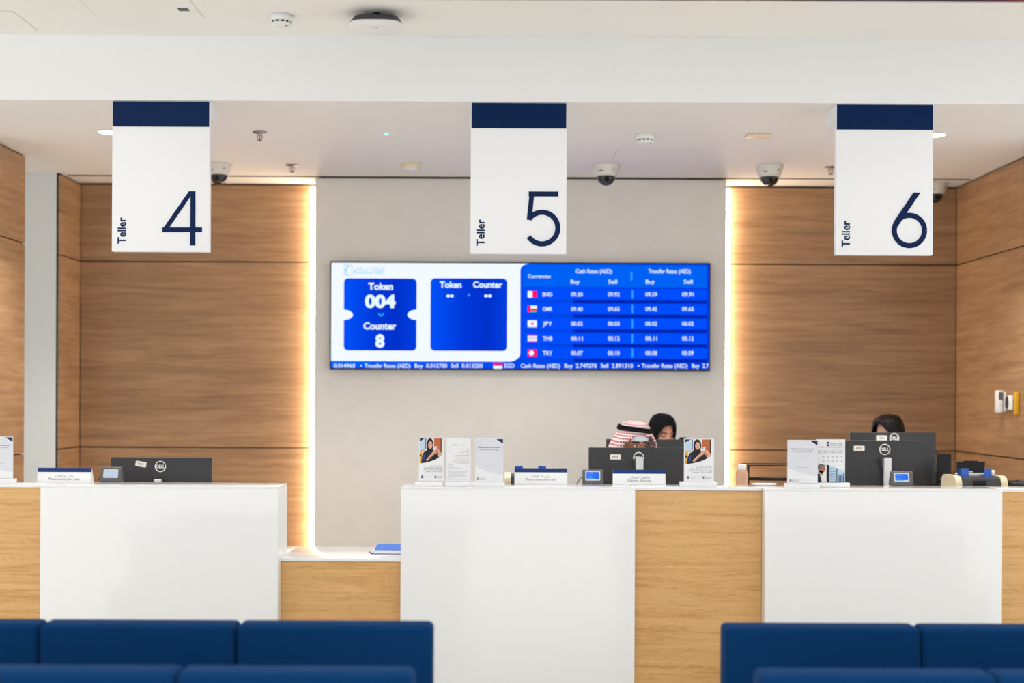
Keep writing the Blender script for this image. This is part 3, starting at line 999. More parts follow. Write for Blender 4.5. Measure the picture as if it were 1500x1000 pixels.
# ================================================================== MONITORS
def monitor(px0, px1, py_top, Y, lab, foot=DESK_Z, logo=None, pillar=None, sticker=None, logo_txt=True, aspect=0.60, ring=8.2):
    pxc = (px0 + px1) / 2
    xl, zt = at(px0, py_top, Y); xr_, _ = at(px1, py_top, Y)
    zt = at(pxc, py_top, Y)[1]
    xc = (xl + xr_) / 2; w = (xr_ - xl) / 2
    k = Y / F_PX
    h = min(2 * w * aspect, zt - foot - 0.012)
    t = thing('computer_monitor', (xc, Y, foot), lab, 'monitor', 'computer monitors')
    top = zt - foot; bot = top - h
    MB().box(-w, w, 0.0, 0.022, bot, top, 'monitor_black', 0.004).build('shell', t)
    MB().box(-w + 0.002, w - 0.002, 0.022, 0.036, bot + 0.002, top - 0.002, 'monitor_edge', 0.002).build('bezel', t)
    MB().box(-w + 0.012, w - 0.012, 0.036, 0.0365, bot + 0.02, top - 0.012, 'lcd_pale').build('screen', t)
    P = lambda px, py, yy=0.0: (lambda q: (q[0] - xc, q[1] - foot))(at(px, py, Y + yy))
    lx, lz = P(*logo) if logo else (0, top - 0.06)
    # cover plate over the stand mount
    MB().box(lx - 0.075, lx + 0.075, -0.003, 0.001, bot + 0.02, bot + 0.02 + min(0.16, (lz - bot) * 0.66), 'monitor_black', 0.001).build('cover_plate', t)
    ptop = (P(pxc, pillar)[1]) if pillar else top * 0.6
    MB().box(lx - 0.021, lx + 0.021, -0.075, -0.045, 0.008, ptop, 'silver', 0.004).build('stand_pillar', t)
    MB().box(lx - 0.03, lx + 0.03, -0.05, 0.0, max(bot + 0.01, ptop - 0.06), ptop - 0.012, 'dark_grey', 0.003).build('stand_mount', t)
    MB().box(lx - 0.12, lx + 0.12, -0.12, 0.08, 0.0, 0.009, 'silver', 0.003).build('stand_base', t)
    if logo:
        r = ring * k
        g = MB()
        g_ring = [(lx + (r - 0.7 * k) * math.cos(2 * math.pi * i / 40), -0.0006, lz + (r - 0.7 * k) * math.sin(2 * math.pi * i / 40)) for i in range(40)]
        g.tube(g_ring, 0.72 * k, 'white_plastic', 8, True)
        text(g, 'DELL', lx, lz - 2.3 * k, 4.8 * k, -0.0012, 'white_plastic', w=12.6 * k, bold=0.03)
        g.build('logo', t)
    if sticker:
        sx, sz = P(sticker[0], sticker[1])
        mx = Matrix.Translation((sx, 0, sz)) @ Matrix.Rotation(R(sticker[2]), 4, 'Y')
        g = MB()
        g.prism(rrect(-8 * k, 8 * k, -4 * k, 4 * k, 1 * k, 3), -0.0012, 0.0, 'gold_sticker')
        g.prism(rrect(-7.2 * k, 7.2 * k, -2.8 * k, 3.4 * k, 0.8 * k, 3), -0.0016, -0.0012, 'label_white')
        for dx in (-4, -2.2, -0.4, 1.4, 3.2):
            g.prism([((dx - 0.5) * k, -1.4 * k), ((dx + 0.5) * k, -1.4 * k), ((dx + 0.5) * k, 1.6 * k), ((dx - 0.5) * k, 1.6 * k)], -0.0018, -0.0016, 'print_light')
        g.xform(mx)
        g.build('sticker', t)
    return t
monitor(162, 310, 670, 8.46, 'black computer monitor with a tilted asset sticker and nobody behind it', logo=(235, 683), pillar=701, sticker=(206.5, 679.5, 10))
monitor(862.5, 1001, 655.5, 8.62, 'black computer monitor in front of the man in red checked headscarf', logo=(935.5, 670), pillar=668.5, sticker=(901.5, 669, 0))
monitor(1238, 1367.5, 645, 8.62, 'front black computer monitor next to the suit leaflet, with straight sticker', logo=(1296, 658), pillar=669.5, sticker=(1258.5, 656.5, 0))
RD1, RD2 = (0.55, 1.75, 9.38, 9.69), (1.93, 2.95, 9.08, 9.58)
m4 = monitor(888, 1012, 643, 9.56, 'black computer monitor standing in front of the woman in black hijab')
MB().box(0.20, 0.245, 0.0, 0.03, m4.children[0].bound_box[1][2] if False else at(950, 643, 9.56)[1] - DESK_Z, at(950, 643, 9.56)[1] - DESK_Z + 0.012, 'black_plastic', 0.003).build('webcam', m4)
monitor(1245, 1371, 633, 9.26, 'taller black computer monitor in front of the dark-haired woman', logo=(1310, 641.5), sticker=(1291.5, 641.5, 0), ring=7.2)

def back_desk(r, lab):
    x0, x1, y0, y1 = r
    t = thing('back_office_desk', ((x0 + x1) / 2, (y0 + y1) / 2, 0), lab, 'desk', 'back office desks')
    w, d = (x1 - x0) / 2, (y1 - y0) / 2
    MB().box(-w, w, -d, d, DESK_Z - 0.03, DESK_Z, 'white_solid', 0.002).build('desk_top', t)
    for sx in (-1, 1):
        for sy in (-1, 1):
            MB().box(sx * (w - 0.04) - 0.02, sx * (w - 0.04) + 0.02, sy * (d - 0.04) - 0.02, sy * (d - 0.04) + 0.02, 0, DESK_Z - 0.03, 'silver', 0.002).build('leg', t)
back_desk(RD1, 'plain white back office desk between the man and the woman in hijab')
back_desk(RD2, 'plain white back office desk in front of the dark-haired woman')

# computer tower at the right of the rear desk
Yt = 9.42
xr_, zt = at(1384, 663.5, Yt)
t = thing('computer_tower', (xr_ - 0.045, Yt, DESK_Z), 'upright black computer tower beside the taller monitor', 'computer')
hh = zt - DESK_Z
MB().box(-0.045, 0.045, -0.14, 0.14, 0.006, hh, 'black_plastic', 0.004).build('case', t)
for i in range(6):
    g = MB()
    g.box(-0.03, 0.03, -0.1412, -0.139, 0.06 + i * 0.03, 0.072 + i * 0.03, 'dark_grey')
    g.build('vent', t)
for sx in (-1, 1):
    MB().box(sx * 0.03 - 0.01, sx * 0.03 + 0.01, -0.13, 0.13, 0, 0.006, 'dark_grey').build('foot', t)

# ================================================================== DESK PLATES
def desk_plate(px0, px1, py0, py1, l1, l2, lab, w1, w2):
    pc = (px0 + px1) / 2
    Y = up(pc, py1, ZC)[1]
    k = Y / F_PX
    xl = at(px0, py1, Y)[0]; xr_ = at(px1, py1, Y)[0]
    h = at(pc, py0, Y + 0.02)[1] - ZC
    w = (xr_ - xl) / 2
    t = thing('desk_plate', ((xl + xr_) / 2, Y, ZC), lab, 'desk sign', 'white desk plates')
    MB().prismx([(0, 0.0), (0.0, 0.003), (0.018, h), (0.022, h), (0.062, 0.003), (0.062, 0)], -w, w, 'white_acrylic').build('body', t)
    # print lies on the sloping face
    sl = math.atan2(0.018, h - 0.003)
    mx = Matrix.Translation((0, 0, 0.003)) @ Matrix.Rotation(-sl, 4, 'X')
    L = (h - 0.003) / math.cos(sl)
    MB().box(-w, w, -0.0008, 0.0004, L - 6.2 * k, L, 'plate_blue').xform(mx).build('band', t)
    g = MB()
    text(g, l1, 0, L - 13.2 * k, 4.0 * k, -0.0004, 'print_grey', w=w1 * k)
    text(g, l2, 0, L - 18.2 * k, 3.7 * k, -0.0004, 'print_grey', w=w2 * k, bold=0.004)
    g.xform(mx).build('lettering', t, fix=False)
    return t
CASH = arabic('يرجى عد نقودك')
desk_plate(54, 133, 685, 706.8, CASH, 'Please count your cash', 'white count your cash plate standing before the white recess', 27, 45)
desk_plate(753.5, 831, 685.5, 709.5, CASH, 'Please count your cash', 'white count your cash plate with blue note guides showing above it', 27, 45)
desk_plate(898, 975, 687.5, 709.3, arabic('سليمان البلوشي'), 'Sulaiman Albloushi', 'white name plate with blue top band in front of the checked-headscarf man', 30, 35)

# ================================================================== CUSTOMER DISPLAYS
def pos_display(px0, px1, py0, py1, lcd, lab, scr_px, cable=False):
    pc = (px0 + px1) / 2
    Y = up(pc, py1, ZC)[1]
    k = Y / F_PX
    w = (px1 - px0) / 2 * k
    h = (py1 - py0) * k
    t = thing('customer_display', (at(pc, py1, Y)[0], Y, ZC), lab, 'display', 'small customer displays')
    lean = 0.022
    pr = [(0.0, 0.0), (-0.002, 0.006), (lean * 0.8, h - 0.006), (lean, h), (lean + 0.012, h), (0.06, 0.02), (0.062, 0.0)]
    b = MB(); b.prismx(pr, -w, w, 'grey_plastic')
    o = b.build('body', t)
    bv = o.modifiers.new('soft_edges', 'BEVEL'); bv.width = 0.005; bv.segments = 3; bv.limit_method = 'ANGLE'
    sl = math.atan2(lean * 0.8 + 0.002, h - 0.012)
    mx = Matrix.Translation((0, -0.002, 0.006)) @ Matrix.Rotation(-sl, 4, 'X')
    x0, z0, x1, z1 = [v * k for v in scr_px]
    MB().prism(rrect(x0 - 2 * k, x1 + 2 * k, z0 - 2.2 * k, z1 + 2 * k, 1.5 * k, 3), -0.0022, 0.001, 'silver').xform(mx).build('screen_frame', t)
    g = MB().prism(rrect(x0, x1, z0, z1, 0.8 * k, 2), -0.003, -0.002, lcd)
    if lcd == 'lcd_blue':
        for i, ww in enumerate((0.55, 0.8, 0.45, 0.7)):
            zz = z1 - (2.2 + i * 2.6) * k
            g.prism([(x0 + 1.2 * k, zz), (x0 + 1.2 * k + (x1 - x0 - 3 * k) * ww, zz), (x0 + 1.2 * k + (x1 - x0 - 3 * k) * ww, zz + 0.7 * k), (x0 + 1.2 * k, zz + 0.7 * k)], -0.0034, -0.003, 'scr_logo')
    g.xform(mx).build('screen', t)
    if cable:
        MB().tube([(-w + 0.004, 0.03, 0.035), (-w - 0.012, 0.04, 0.03), (-w - 0.02, 0.05, 0.012), (-w - 0.03, 0.055, 0.0025)], 0.0022, 'black_plastic', 6).build('cable', t)
pos_display(147, 177, 684, 705.7, 'lcd_pale', 'small grey customer display with a pale screen', (-9.2, 6.5, 8.4, 15.5), True)
pos_display(853.5, 884, 688, 709, 'lcd_blue', 'small grey customer display with blue screen beside the name plate', (-9.5, 6, 8.6, 16.5), True)
pos_display(1306, 1338, 690.5, 711, 'lcd_blue', 'small grey customer display with blue screen before the silver monitor stand', (-10, 6.5, 8.5, 15.5))

# ================================================================== LEAFLET HOLDERS
def leaflet(px0, px1, py0, py1, Y, kind, lab, b0, b1, rz=0.0):
    pc = (px0 + px1) / 2
    k = Y / F_PX
    w = (px1 - px0) / 2 * k
    X = at(pc, py1, Y)[0]
    zt = at(pc, py0, Y)[1] - ZC
    zb = 0.024
    t = thing('leaflet_holder', (X, Y, ZC), lab, 'leaflet holder', 'acrylic leaflet holders', rz)
    MB().box((b0 - pc) * k, (b1 - pc) * k, -0.032, 0.036, 0.0, 0.026, 'white_acrylic', 0.002).build('base', t)
    MB().box(-w - 0.002, w + 0.002, 0.002, 0.005, 0.026, zt + 0.002, 'clear_acrylic').build('back_plate', t)
    MB().box(-w, w, -0.001, 0.0015, 0.027, zt, 'paper').build('sheet', t)
    hgt = zt - zb
    g = MB()
    U = lambda u, v: (-w + 2 * w * u, zt - hgt * v)
    def pg(m, lay, *uv):
        g.prism([U(*q) for q in uv], -0.0012 - 0.0003 * lay, -0.001, m)
    def rc(m, lay, u0, v0, u1, v1):
        pg(m, lay, (u0, v1), (u1, v1), (u1, v0), (u0, v0))
    def el(m, lay, u, v, ru, rv):
        c = U(u, v)
        g.prism(disc(c[0], c[1], ru * 2 * w, rv * hgt, 22), -0.0012 - 0.0003 * lay, -0.001, m)
    def tx(s, u, v, h, ww, m='print_black', al='C', bold=0.0, lay=2):
        c = U(u, v)
        text(g, s, c[0], c[1], h * hgt, -0.0013 - 0.0003 * lay, m, ww * 2 * w, al, bold)
    rnd = random.Random(kind + lab)
    def words(u0, u1, v, m='print_light', th=0.0055, right=False):
        u = u0
        while u < u1 - 0.01:
            l = rnd.uniform(0.03, 0.09)
            a, b = u, min(u + l, u1)
            if right: a, b = u0 + u1 - b, u0 + u1 - a
            rc(m, 1, a, v, b, v + th)
            u += l + 0.014
    def bank(u, v, s, al='L'):
        rc('print_navy', 2, u, v, u + 0.05 * s, v + 0.055 * s)
        rc('paper', 3, u + 0.014 * s, v + 0.012 * s, u + 0.05 * s, v + 0.043 * s)
        stroke(g, [U(u + 0.045 * s, v + 0.008 * s), U(u + 0.022 * s, v + 0.025 * s), U(u + 0.03 * s, v + 0.048 * s)], 0.012 * s * 2 * w, -0.0024, -0.001, 'print_navy')
        tx(arabic('الإمارات دبي الوطني'), u + 0.065 * s, v + 0.026 * s, 0.020 * s, 0.22 * s, 'print_grey', 'L')
        tx('Emirates NBD', u + 0.065 * s, v + 0.05 * s, 0.017 * s, 0.22 * s, 'print_grey', 'L')
    if kind == 'phone':
        pg('pic_white', 0, (0.03, 0.585), (0.2, 0.575), (0.4, 0.55), (0.6, 0.51), (0.8, 0.45), (0.9, 0.40), (0.9, 0.01), (0.03, 0.01))
        pg('pic_sky', 1, (0.03, 0.30), (0.27, 0.30), (0.27, 0.02), (0.03, 0.10))
        pg('print_navy', 2, (0.03, 0.09), (0.23, 0.012), (0.03, 0.012))
        rc('pic_blue', 2, 0.255, 0.012, 0.285, 0.26)
        pg('pic_orange', 1, (0.6, 0.42), (0.87, 0.38), (0.87, 0.012), (0.6, 0.012))
        rc('pic_dark', 2, 0.865, 0.012, 0.9, 0.34)
        rc('pic_yellow', 1, 0.03, 0.30, 0.13, 0.585)
        rc('pic_dark', 2, 0.03, 0.38, 0.10, 0.43)
        rc('pic_skin', 2, 0.06, 0.27, 0.25, 0.31)
        pg('pic_dark', 3, (0.09, 0.582), (0.12, 0.42), (0.18, 0.335), (0.30, 0.29), (0.34, 0.20), (0.52, 0.22), (0.58, 0.30), (0.70, 0.37), (0.80, 0.44), (0.62, 0.505), (0.40, 0.55), (0.2, 0.575))
        pg('pic_blue', 4, (0.13, 0.54), (0.16, 0.40), (0.24, 0.36), (0.23, 0.50))
        el('pic_dark', 4, 0.44, 0.155, 0.135, 0.145)
        el('pic_skin', 5, 0.452, 0.165, 0.085, 0.092)
        rc('pic_dark', 6, 0.39, 0.135, 0.43, 0.146); rc('pic_dark', 6, 0.475, 0.135, 0.515, 0.146)
        rc('pic_tan', 6, 0.43, 0.205, 0.48, 0.214)
        pg('pic_dark', 5, (0.36, 0.25), (0.55, 0.24), (0.52, 0.30), (0.38, 0.31))
        pg('pic_skin', 6, (0.28, 0.505), (0.34, 0.545), (0.52, 0.43), (0.66, 0.36), (0.70, 0.30), (0.60, 0.28), (0.52, 0.34))
        pg('pic_tan', 7, (0.34, 0.545), (0.52, 0.43), (0.66, 0.36), (0.64, 0.345), (0.50, 0.41), (0.32, 0.53))
        pg('pic_skin', 6, (0.68, 0.26), (0.76, 0.25), (0.87, 0.33), (0.90, 0.39), (0.81, 0.44), (0.74, 0.34))
        pg('pic_white', 8, (0.585, 0.285), (0.70, 0.265), (0.715, 0.19), (0.60, 0.195))
        el('pic_dark', 9, 0.625, 0.215, 0.016, 0.011)
        tx(arabic('بسهولة اطلب التمويل من'), 0.93, 0.655, 0.026, 0.52, 'print_grey', 'R')
        tx(arabic('خدمات الحساب المصرفية من خلال'), 0.93, 0.697, 0.028, 0.72, 'print_black', 'R', 0.008)
        tx(arabic('تطبيق الخدمات المصرفية عبر الهاتف'), 0.93, 0.738, 0.026, 0.78, 'print_grey', 'R')
        tx(arabic('للأفراد بكل سهولة'), 0.93, 0.778, 0.026, 0.66, 'print_grey', 'R')
        rc('print_navy', 1, 0.09, 0.865, 0.175, 0.925)
        rc('pic_sky', 2, 0.09, 0.888, 0.175, 0.9)
        words(0.21, 0.45, 0.89)
        bank(0.63, 0.868, 1.0)
    elif kind == 'notice':
        tx('Notice', 0.37, 0.165, 0.032, 0.21, 'print_grey', bold=0.004)
        tx(arabic('إشعار'), 0.68, 0.165, 0.03, 0.16, 'print_grey')
        for v, a in ((0.25, 0.62), (0.275, 0.80), (0.30, 0.66), (0.325, 0.5), (0.365, 0.80), (0.385, 0.32), (0.405, 0.34), (0.445, 0.3), (0.475, 0.38), (0.50, 0.24), (0.525, 0.28), (0.55, 0.22), (0.572, 0.44)):
            words(a, 0.93, v, right=True)
        for v, b in ((0.61, 0.30), (0.635, 0.25), (0.66, 0.34), (0.685, 0.60), (0.735, 0.18), (0.755, 0.88), (0.775, 0.84), (0.82, 0.75), (0.845, 0.55), (0.865, 0.82), (0.885, 0.8), (0.92, 0.2), (0.94, 0.86)):
            words(0.06, b, v)
    elif kind == 'service':
        pts = [(0.0, 0.0), (1.0, 0.0)]
        arc = [(1.0, 0.83)] + [(1.0 - 0.10 * i, 0.83 - 0.19 * (i / 10) ** 1.6) for i in range(1, 11)]
        pg('lilac', 0, *([(0.0, 0.012), (0.70, 0.012), (1.0, 0.14)] + arc)[::-1])
        pg('print_navy', 2, (0.74, 0.012), (0.99, 0.118), (0.99, 0.012))
        tx('Happy with our service?', 0.5, 0.215, 0.030, 0.78, 'print_navy', bold=0.018)
        tx('Review us on Google', 0.5, 0.268, 0.028, 0.66, 'print_grey')
        words(0.30, 0.70, 0.625)
        bank(0.07, 0.90, 1.0)
    else:
        bank(0.36, 0.05, 1.9)
        tx(arabic('قدم الآن على طلب الخدمات من الهاتف'), 0.94, 0.185, 0.026, 0.86, 'print_black', 'R', 0.006)
        tx(arabic('حمل تطبيق الهاتف المتحرك'), 0.94, 0.228, 0.022, 0.56, 'print_grey', 'R')
        rc('lilac', 0, 0.0, 0.245, 0.94, 0.325)
        for u in (0.06, 0.33, 0.58, 0.84):
            el('print_grey', 2, u, 0.268, 0.022, 0.011); words(u - 0.06, u + 0.08, 0.30, 'print_grey')
        for v in (0.385, 0.475):
            for u in (0.26, 0.42, 0.58, 0.72, 0.88):
                el('print_grey', 2, u, v, 0.02, 0.012); words(u - 0.05, u + 0.06, v + 0.028)
        # portrait and window
        pg('pic_sky', 0, (0.32, 0.99), (1.0, 0.99), (1.0, 0.72), (0.42, 0.585), (0.32, 0.60))
        pg('pic_white', 1, (0.0, 0.99), (0.36, 0.99), (0.36, 0.6), (0.0, 0.6))
        pg('pic_dark', 2, (0.36, 0.99), (0.46, 0.99), (0.46, 0.60), (0.36, 0.58))
        for i in range(6):
            pg('pic_glass', 2, (0.48, 0.99 - i * 0.06), (0.7, 0.99 - i * 0.06), (0.7, 0.955 - i * 0.055), (0.48, 0.95 - i * 0.06))
        rc('pic_grey', 3, 0.70, 0.665, 0.735, 0.99)
        for i in range(9):
            u = 0.76 + 0.026 * i
            rc('pic_blue' if i % 2 else 'pic_glass', 3, u, 0.80 + 0.04 * math.sin(i * 2.3), u + 0.022, 0.99)
        pg('pic_dark', 3, (0.0, 0.99), (0.0, 0.82), (0.07, 0.78), (0.2, 0.83), (0.30, 0.99))
        pg('pic_white', 4, (0.13, 0.82), (0.24, 0.84), (0.29, 0.99), (0.2, 0.99))
        el('pic_tan', 4, 0.19, 0.68, 0.115, 0.095)
        pg('pic_tan', 4, (0.09, 0.70), (0.24, 0.74), (0.22, 0.82), (0.12, 0.79))
        pg('pic_tan', 5, (0.28, 0.65), (0.325, 0.70), (0.28, 0.715))
        pg('pic_grey', 5, (0.08, 0.72), (0.03, 0.64), (0.07, 0.585), (0.18, 0.565), (0.29, 0.59), (0.30, 0.63), (0.2, 0.625), (0.13, 0.66), (0.12, 0.72))
        rc('print_navy', 4, 0.0, 0.965, 0.12, 0.995)
    g.build('print', t)
    return t
leaflet(613.5, 650.5, 641, 705, 7.89, 'phone', 'leaflet picturing a woman with phone beside the notice sheet', 609, 649.5, R(-4))
leaflet(654, 689.5, 641.5, 705.5, 7.875, 'notice', 'leaflet stand holding a text-only notice sheet', 652, 690.5, R(4))
leaflet(696, 737, 642, 706, 7.865, 'service', 'Happy with our service leaflet stand beside the notice sheet', 692.5, 739)
leaflet(1002, 1045.5, 642.5, 707, 7.95, 'phone', 'leaflet picturing a woman with phone above the oak counter section', 996, 1050)
leaflet(1153.5, 1197.5, 644.5, 709, 7.86, 'service', 'Happy with our service leaflet stand overlapping the suit leaflet', 1150, 1199)
leaflet(1195.5, 1237.5, 643.5, 708.5, 7.945, 'suit', 'leaflet stand picturing a man in a suit by a window', 1192, 1243)
leaflet(-26, 18.6, 639.5, 704, 7.945, 'service', 'Happy with our service leaflet stand before the white recess', -30, 22)

# ================================================================== FOLDER ON THE LOW DESK
Yf = up(560, 811.5, ZL)[1]
xf = at(541, 808, Yf)[0]
t = thing('document_folder', (xf + 0.15, Yf, ZL), 'blue document folder with loose papers on the low desk', 'folder')
MB().box(-0.14, 0.035, 0.0, 0.22, 0.0, 0.004, 'folder_navy', 0.001).build('back_cover', t)
MB().prismx([(0.0, 0.004), (0.22, 0.004), (0.22, 0.026), (0.0, 0.018)], -0.130, 0.033, 'paper').build('papers', t)
b = MB()
b.add([(-0.125, 0.0, 0.0195), (0.035, 0.0, 0.018), (0.035, 0.23, 0.031), (-0.125, 0.23, 0.031), (-0.125, 0.0, 0.0225), (0.035, 0.0, 0.021), (0.035, 0.23, 0.034), (-0.125, 0.23, 0.034)],
      [(3, 2, 1, 0), (4, 5, 6, 7), (0, 1, 5, 4), (1, 2, 6, 5), (2, 3, 7, 6), (3, 0, 4, 7)], 'folder_blue')
b.build('front_cover', t)
MB().tube([(-0.137, 0.0, 0.002), (-0.150, 0.0, 0.010), (-0.148, 0.0, 0.016)], 0.003, 'folder_navy', 6).build('flap', t)

# ================================================================== BANKNOTE COUNTERS
def note_counter(px0, lab, hopper):
    Yn = YC + LEDGE + 0.06
    k = Yn / F_PX
    x0 = at(px0, 700, Yn)[0]
    zt = at(1430, 697.5, Yn)[1] - DESK_Z
    w = 76 * k
    t = thing('banknote_counter', (x0 + w / 2, Yn, DESK_Z), lab, 'banknote counter', 'banknote counters')
    def cheek(x):
        pr = []
        for a in range(0, 91, 15):
            pr.append((0.055 - 0.055 * math.cos(R(a)), zt - 0.05 + 0.05 * math.sin(R(a))))
        for a in range(90, -1, -15):
            pr.append((0.225 + 0.06 * math.cos(R(a)), zt - 0.06 + 0.06 * math.sin(R(a))))
        pr += [(0.285, 0.0), (0.0, 0.0)]
        MB().prismx(pr, x, x + 0.034, 'beige_plastic').build('cheek', t)
    cheek(-w / 2); cheek(w / 2 - 0.034)
    b = MB()
    b.prismx([(0.012, 0.0), (0.012, zt - 0.045), (0.03, zt - 0.014), (0.07, zt - 0.006), (0.2, zt - 0.006), (0.25, zt - 0.04), (0.25, 0)], -w / 2 + 0.034, w / 2 - 0.034, 'dark_grey')
    b.build('body', t)
    MB().box(-0.045, 0.03, 0.008, 0.03, zt - 0.05, zt - 0.022, 'black_plastic', 0.004).build('control_panel', t)
    for cxx, s in ((-w / 2 + 21 * k, 1), (w / 2 - 21 * k, -1)):
        b = MB()
        b.box(cxx - 0.021, cxx + 0.021, 0.10, 0.104, zt - 0.006, zt + 0.040, 'blue_plastic')
        b.box(cxx - 0.021 * s - 0.002, cxx - 0.021 * s + 0.002, 0.104, 0.16, zt - 0.006, zt + 0.036, 'blue_plastic')
        b.box(cxx - 0.022, cxx + 0.022, 0.09, 0.16, zt - 0.006, zt - 0.001, 'blue_plastic')
        b.build('note_guide', t)
    MB().box(-w / 2 + 0.05, w / 2 - 0.05, 0.165, 0.19, zt - 0.008, zt + 0.010, 'white_plastic', 0.003).build('feed_roller', t)
    MB().cyl((w / 2 - 0.055, 0.17, zt + 0.015), (w / 2 - 0.02, 0.17, zt + 0.015), 0.014, 0.012, 'white_plastic', 14).build('knob', t)
    if hopper:
        xf_ = Matrix.Translation((0, 0.20, zt)) @ Matrix.Rotation(R(-12), 4, 'X')
        b = MB().prism([(-0.078, 0.0), (0.076, 0.0), (0.084, 0.072), (0.042, 0.072), (0.04, 0.078), (-0.036, 0.078), (-0.038, 0.072), (-0.074, 0.072)], -0.003, 0.003, 'black_plastic')
        b.xform(xf_).build('hopper_plate', t)
        MB().box(-0.012, 0.012, -0.008, 0.0, 0.012, 0.018, 'silver').xform(xf_).build('hopper_tab', t)
note_counter(1400.5, 'cream and dark banknote counting machine with black hopper and blue guides', True)
note_counter(739.5, 'cream and dark banknote counting machine behind the count your cash plate', False)

# ================================================================== LETTER TRAY, BOTTLE, PRINTER
Yl = 8.62
xl, zr = at(1096, 681.5, Yl)
t = thing('letter_tray', (xl, Yl, DESK_Z), 'black metal letter tray stack behind the oak counter section', 'letter tray')
zr -= DESK_Z
wT = 0.36
for x in (0, wT):
    for yy in (0.0, 0.22):
        MB().box(x - 0.006, x + 0.006, yy - 0.006, yy + 0.006, 0, zr + 0.003, 'black_plastic', 0.001).build('post', t)
zbar = at(1120, 703.5, Yl)[1] - DESK_Z
for zz in (0.05, (0.05 + zbar) / 2, zbar):
    b = MB()
    b.box(-0.004, wT + 0.004, 0.0, 0.22, zz, zz + 0.003, 'black_plastic')
    b.tube([(0, -0.008, zz + 0.012), (wT * 0.25, -0.01, zz + 0.009), (wT, -0.008, zz + 0.010)], 0.0095, 'black_plastic', 10)
    b.build('tray', t)
MB().tube([(0, -0.0, zr), (wT, -0.0, zr)], 0.0035, 'black_plastic', 8).build('rail', t)
MB().tube([(0, 0.22, zr), (wT, 0.22, zr)], 0.0035, 'black_plastic', 8).build('rail', t)

Yb_ = 8.50
xb_, zb_ = at(1087, 679.5, Yb_)
t = thing('sanitizer_bottle', (xb_, Yb_, DESK_Z), 'clear bottle of peach liquid with white cap beside the letter tray', 'bottle')
hb = zb_ - DESK_Z
MB().lathe([(0.030, 0.0), (0.035, 0.006), (0.035, hb - 0.05), (0.030, hb - 0.036), (0.022, hb - 0.032)], 'liquid').build('body', t)
MB().lathe([(0.024, hb - 0.033), (0.024, hb - 0.004), (0.020, hb)], 'white_plastic').build('cap', t)
# small white dish on the ledge
X, Y = up(1118, 710.2, ZC)
t = thing('white_dish', (X, 8.08, ZC), 'small shallow white dish on the oak counter ledge', 'dish')
MB().lathe([(0.055, 0.0), (0.066, 0.006), (0.07, 0.011)], 'white_acrylic', sy=0.55).build('bowl', t)
MB().lathe([(0.064, 0.0108), (0.064, 0.0125)], 'paper', sy=0.55).build('inner', t)

Yp = 8.42
xp, zp = at(1479, 705, Yp)
t = thing('receipt_printer', (xp + 0.17, Yp, DESK_Z), 'black receipt printer beside the banknote counter with hopper', 'printer')
zp -= DESK_Z
MB().prismx([(0.0, 0.0), (0.0, zp - 0.03), (0.03, zp - 0.004), (0.12, zp), (0.24, zp - 0.01), (0.24, 0.0)], -0.17, 0.17, 'black_plastic').build('body', t)
MB().cyl((-0.11, 0.045, zp - 0.022), (0.15, 0.045, zp - 0.022), 0.03, None, 'dark_grey', 20).build('paper_cover', t)
MB().box(-0.15, 0.15, 0.022, 0.032, zp - 0.012, zp - 0.004, 'grey_plastic').build('slot', t)

# ================================================================== READERS ON THE RIGHT WALL
xw = X_RIGHT
Yw = 9.83
za = at(1474, 604, 9.75)[1]; zc_ = at(1474, 571.5, 9.75)[1]
t = thing('wall_handset', (xw, Yw, za), 'slim white wall device with grey window on right wood wall', 'wall device')
hh = zc_ - za
MB().box(-0.058, -0.026, -0.015, 0.06, 0.0, hh, 'white_plastic', 0.004).build('body', t)
MB().box(-0.055, -0.029, -0.018, -0.014, hh * 0.58, hh * 0.93, 'grey_plastic').build('window', t)
MB().box(-0.026, 0.0, 0.0, 0.05, 0.004, hh * 0.93, 'white_plastic', 0.003).build('bracket', t)
MB().cyl((-0.042, -0.0155, hh * 0.33), (-0.042, -0.0145, hh * 0.33), 0.003, None, 'grey_plastic', 8).build('button', t)
zd = at(1484, 600.5, 9.62)[1]; zu = at(1484, 579, 9.62)[1]
t = thing('wall_reader', (xw, 9.70, zd), 'white wall reader with a dark oval lens and yellow backplate', 'wall device')
hh = zu - zd
MB().box(-0.03, -0.016, -0.055, 0.085, 0.0, hh, 'white_plastic', 0.003).build('face', t)
b = MB()
b.add([(-0.0315, 0.03 + 0.033 * math.cos(2 * math.pi * i / 24), hh / 2 + 0.046 * math.sin(2 * math.pi * i / 24)) for i in range(24)] +
      [(-0.029, 0.03 + 0.033 * math.cos(2 * math.pi * i / 24), hh / 2 + 0.046 * math.sin(2 * math.pi * i / 24)) for i in range(24)],
      [tuple(range(24)), tuple(range(24, 48))] + [(i, (i + 1) % 24, 24 + (i + 1) % 24, 24 + i) for i in range(24)], 'print_black')
b.build('lens', t)
MB().box(-0.016, -0.008, -0.085, 0.07, 0.004, hh - 0.006, 'black_plastic').build('gasket', t)
MB().box(-0.028, 0.0, -0.125, -0.086, -0.028, hh + 0.022, 'yellow_plastic', 0.006).build('yellow_box', t)
MB().box(-0.008, 0.0, -0.086, 0.07, 0.0, hh, 'yellow_plastic').build('backplate', t)

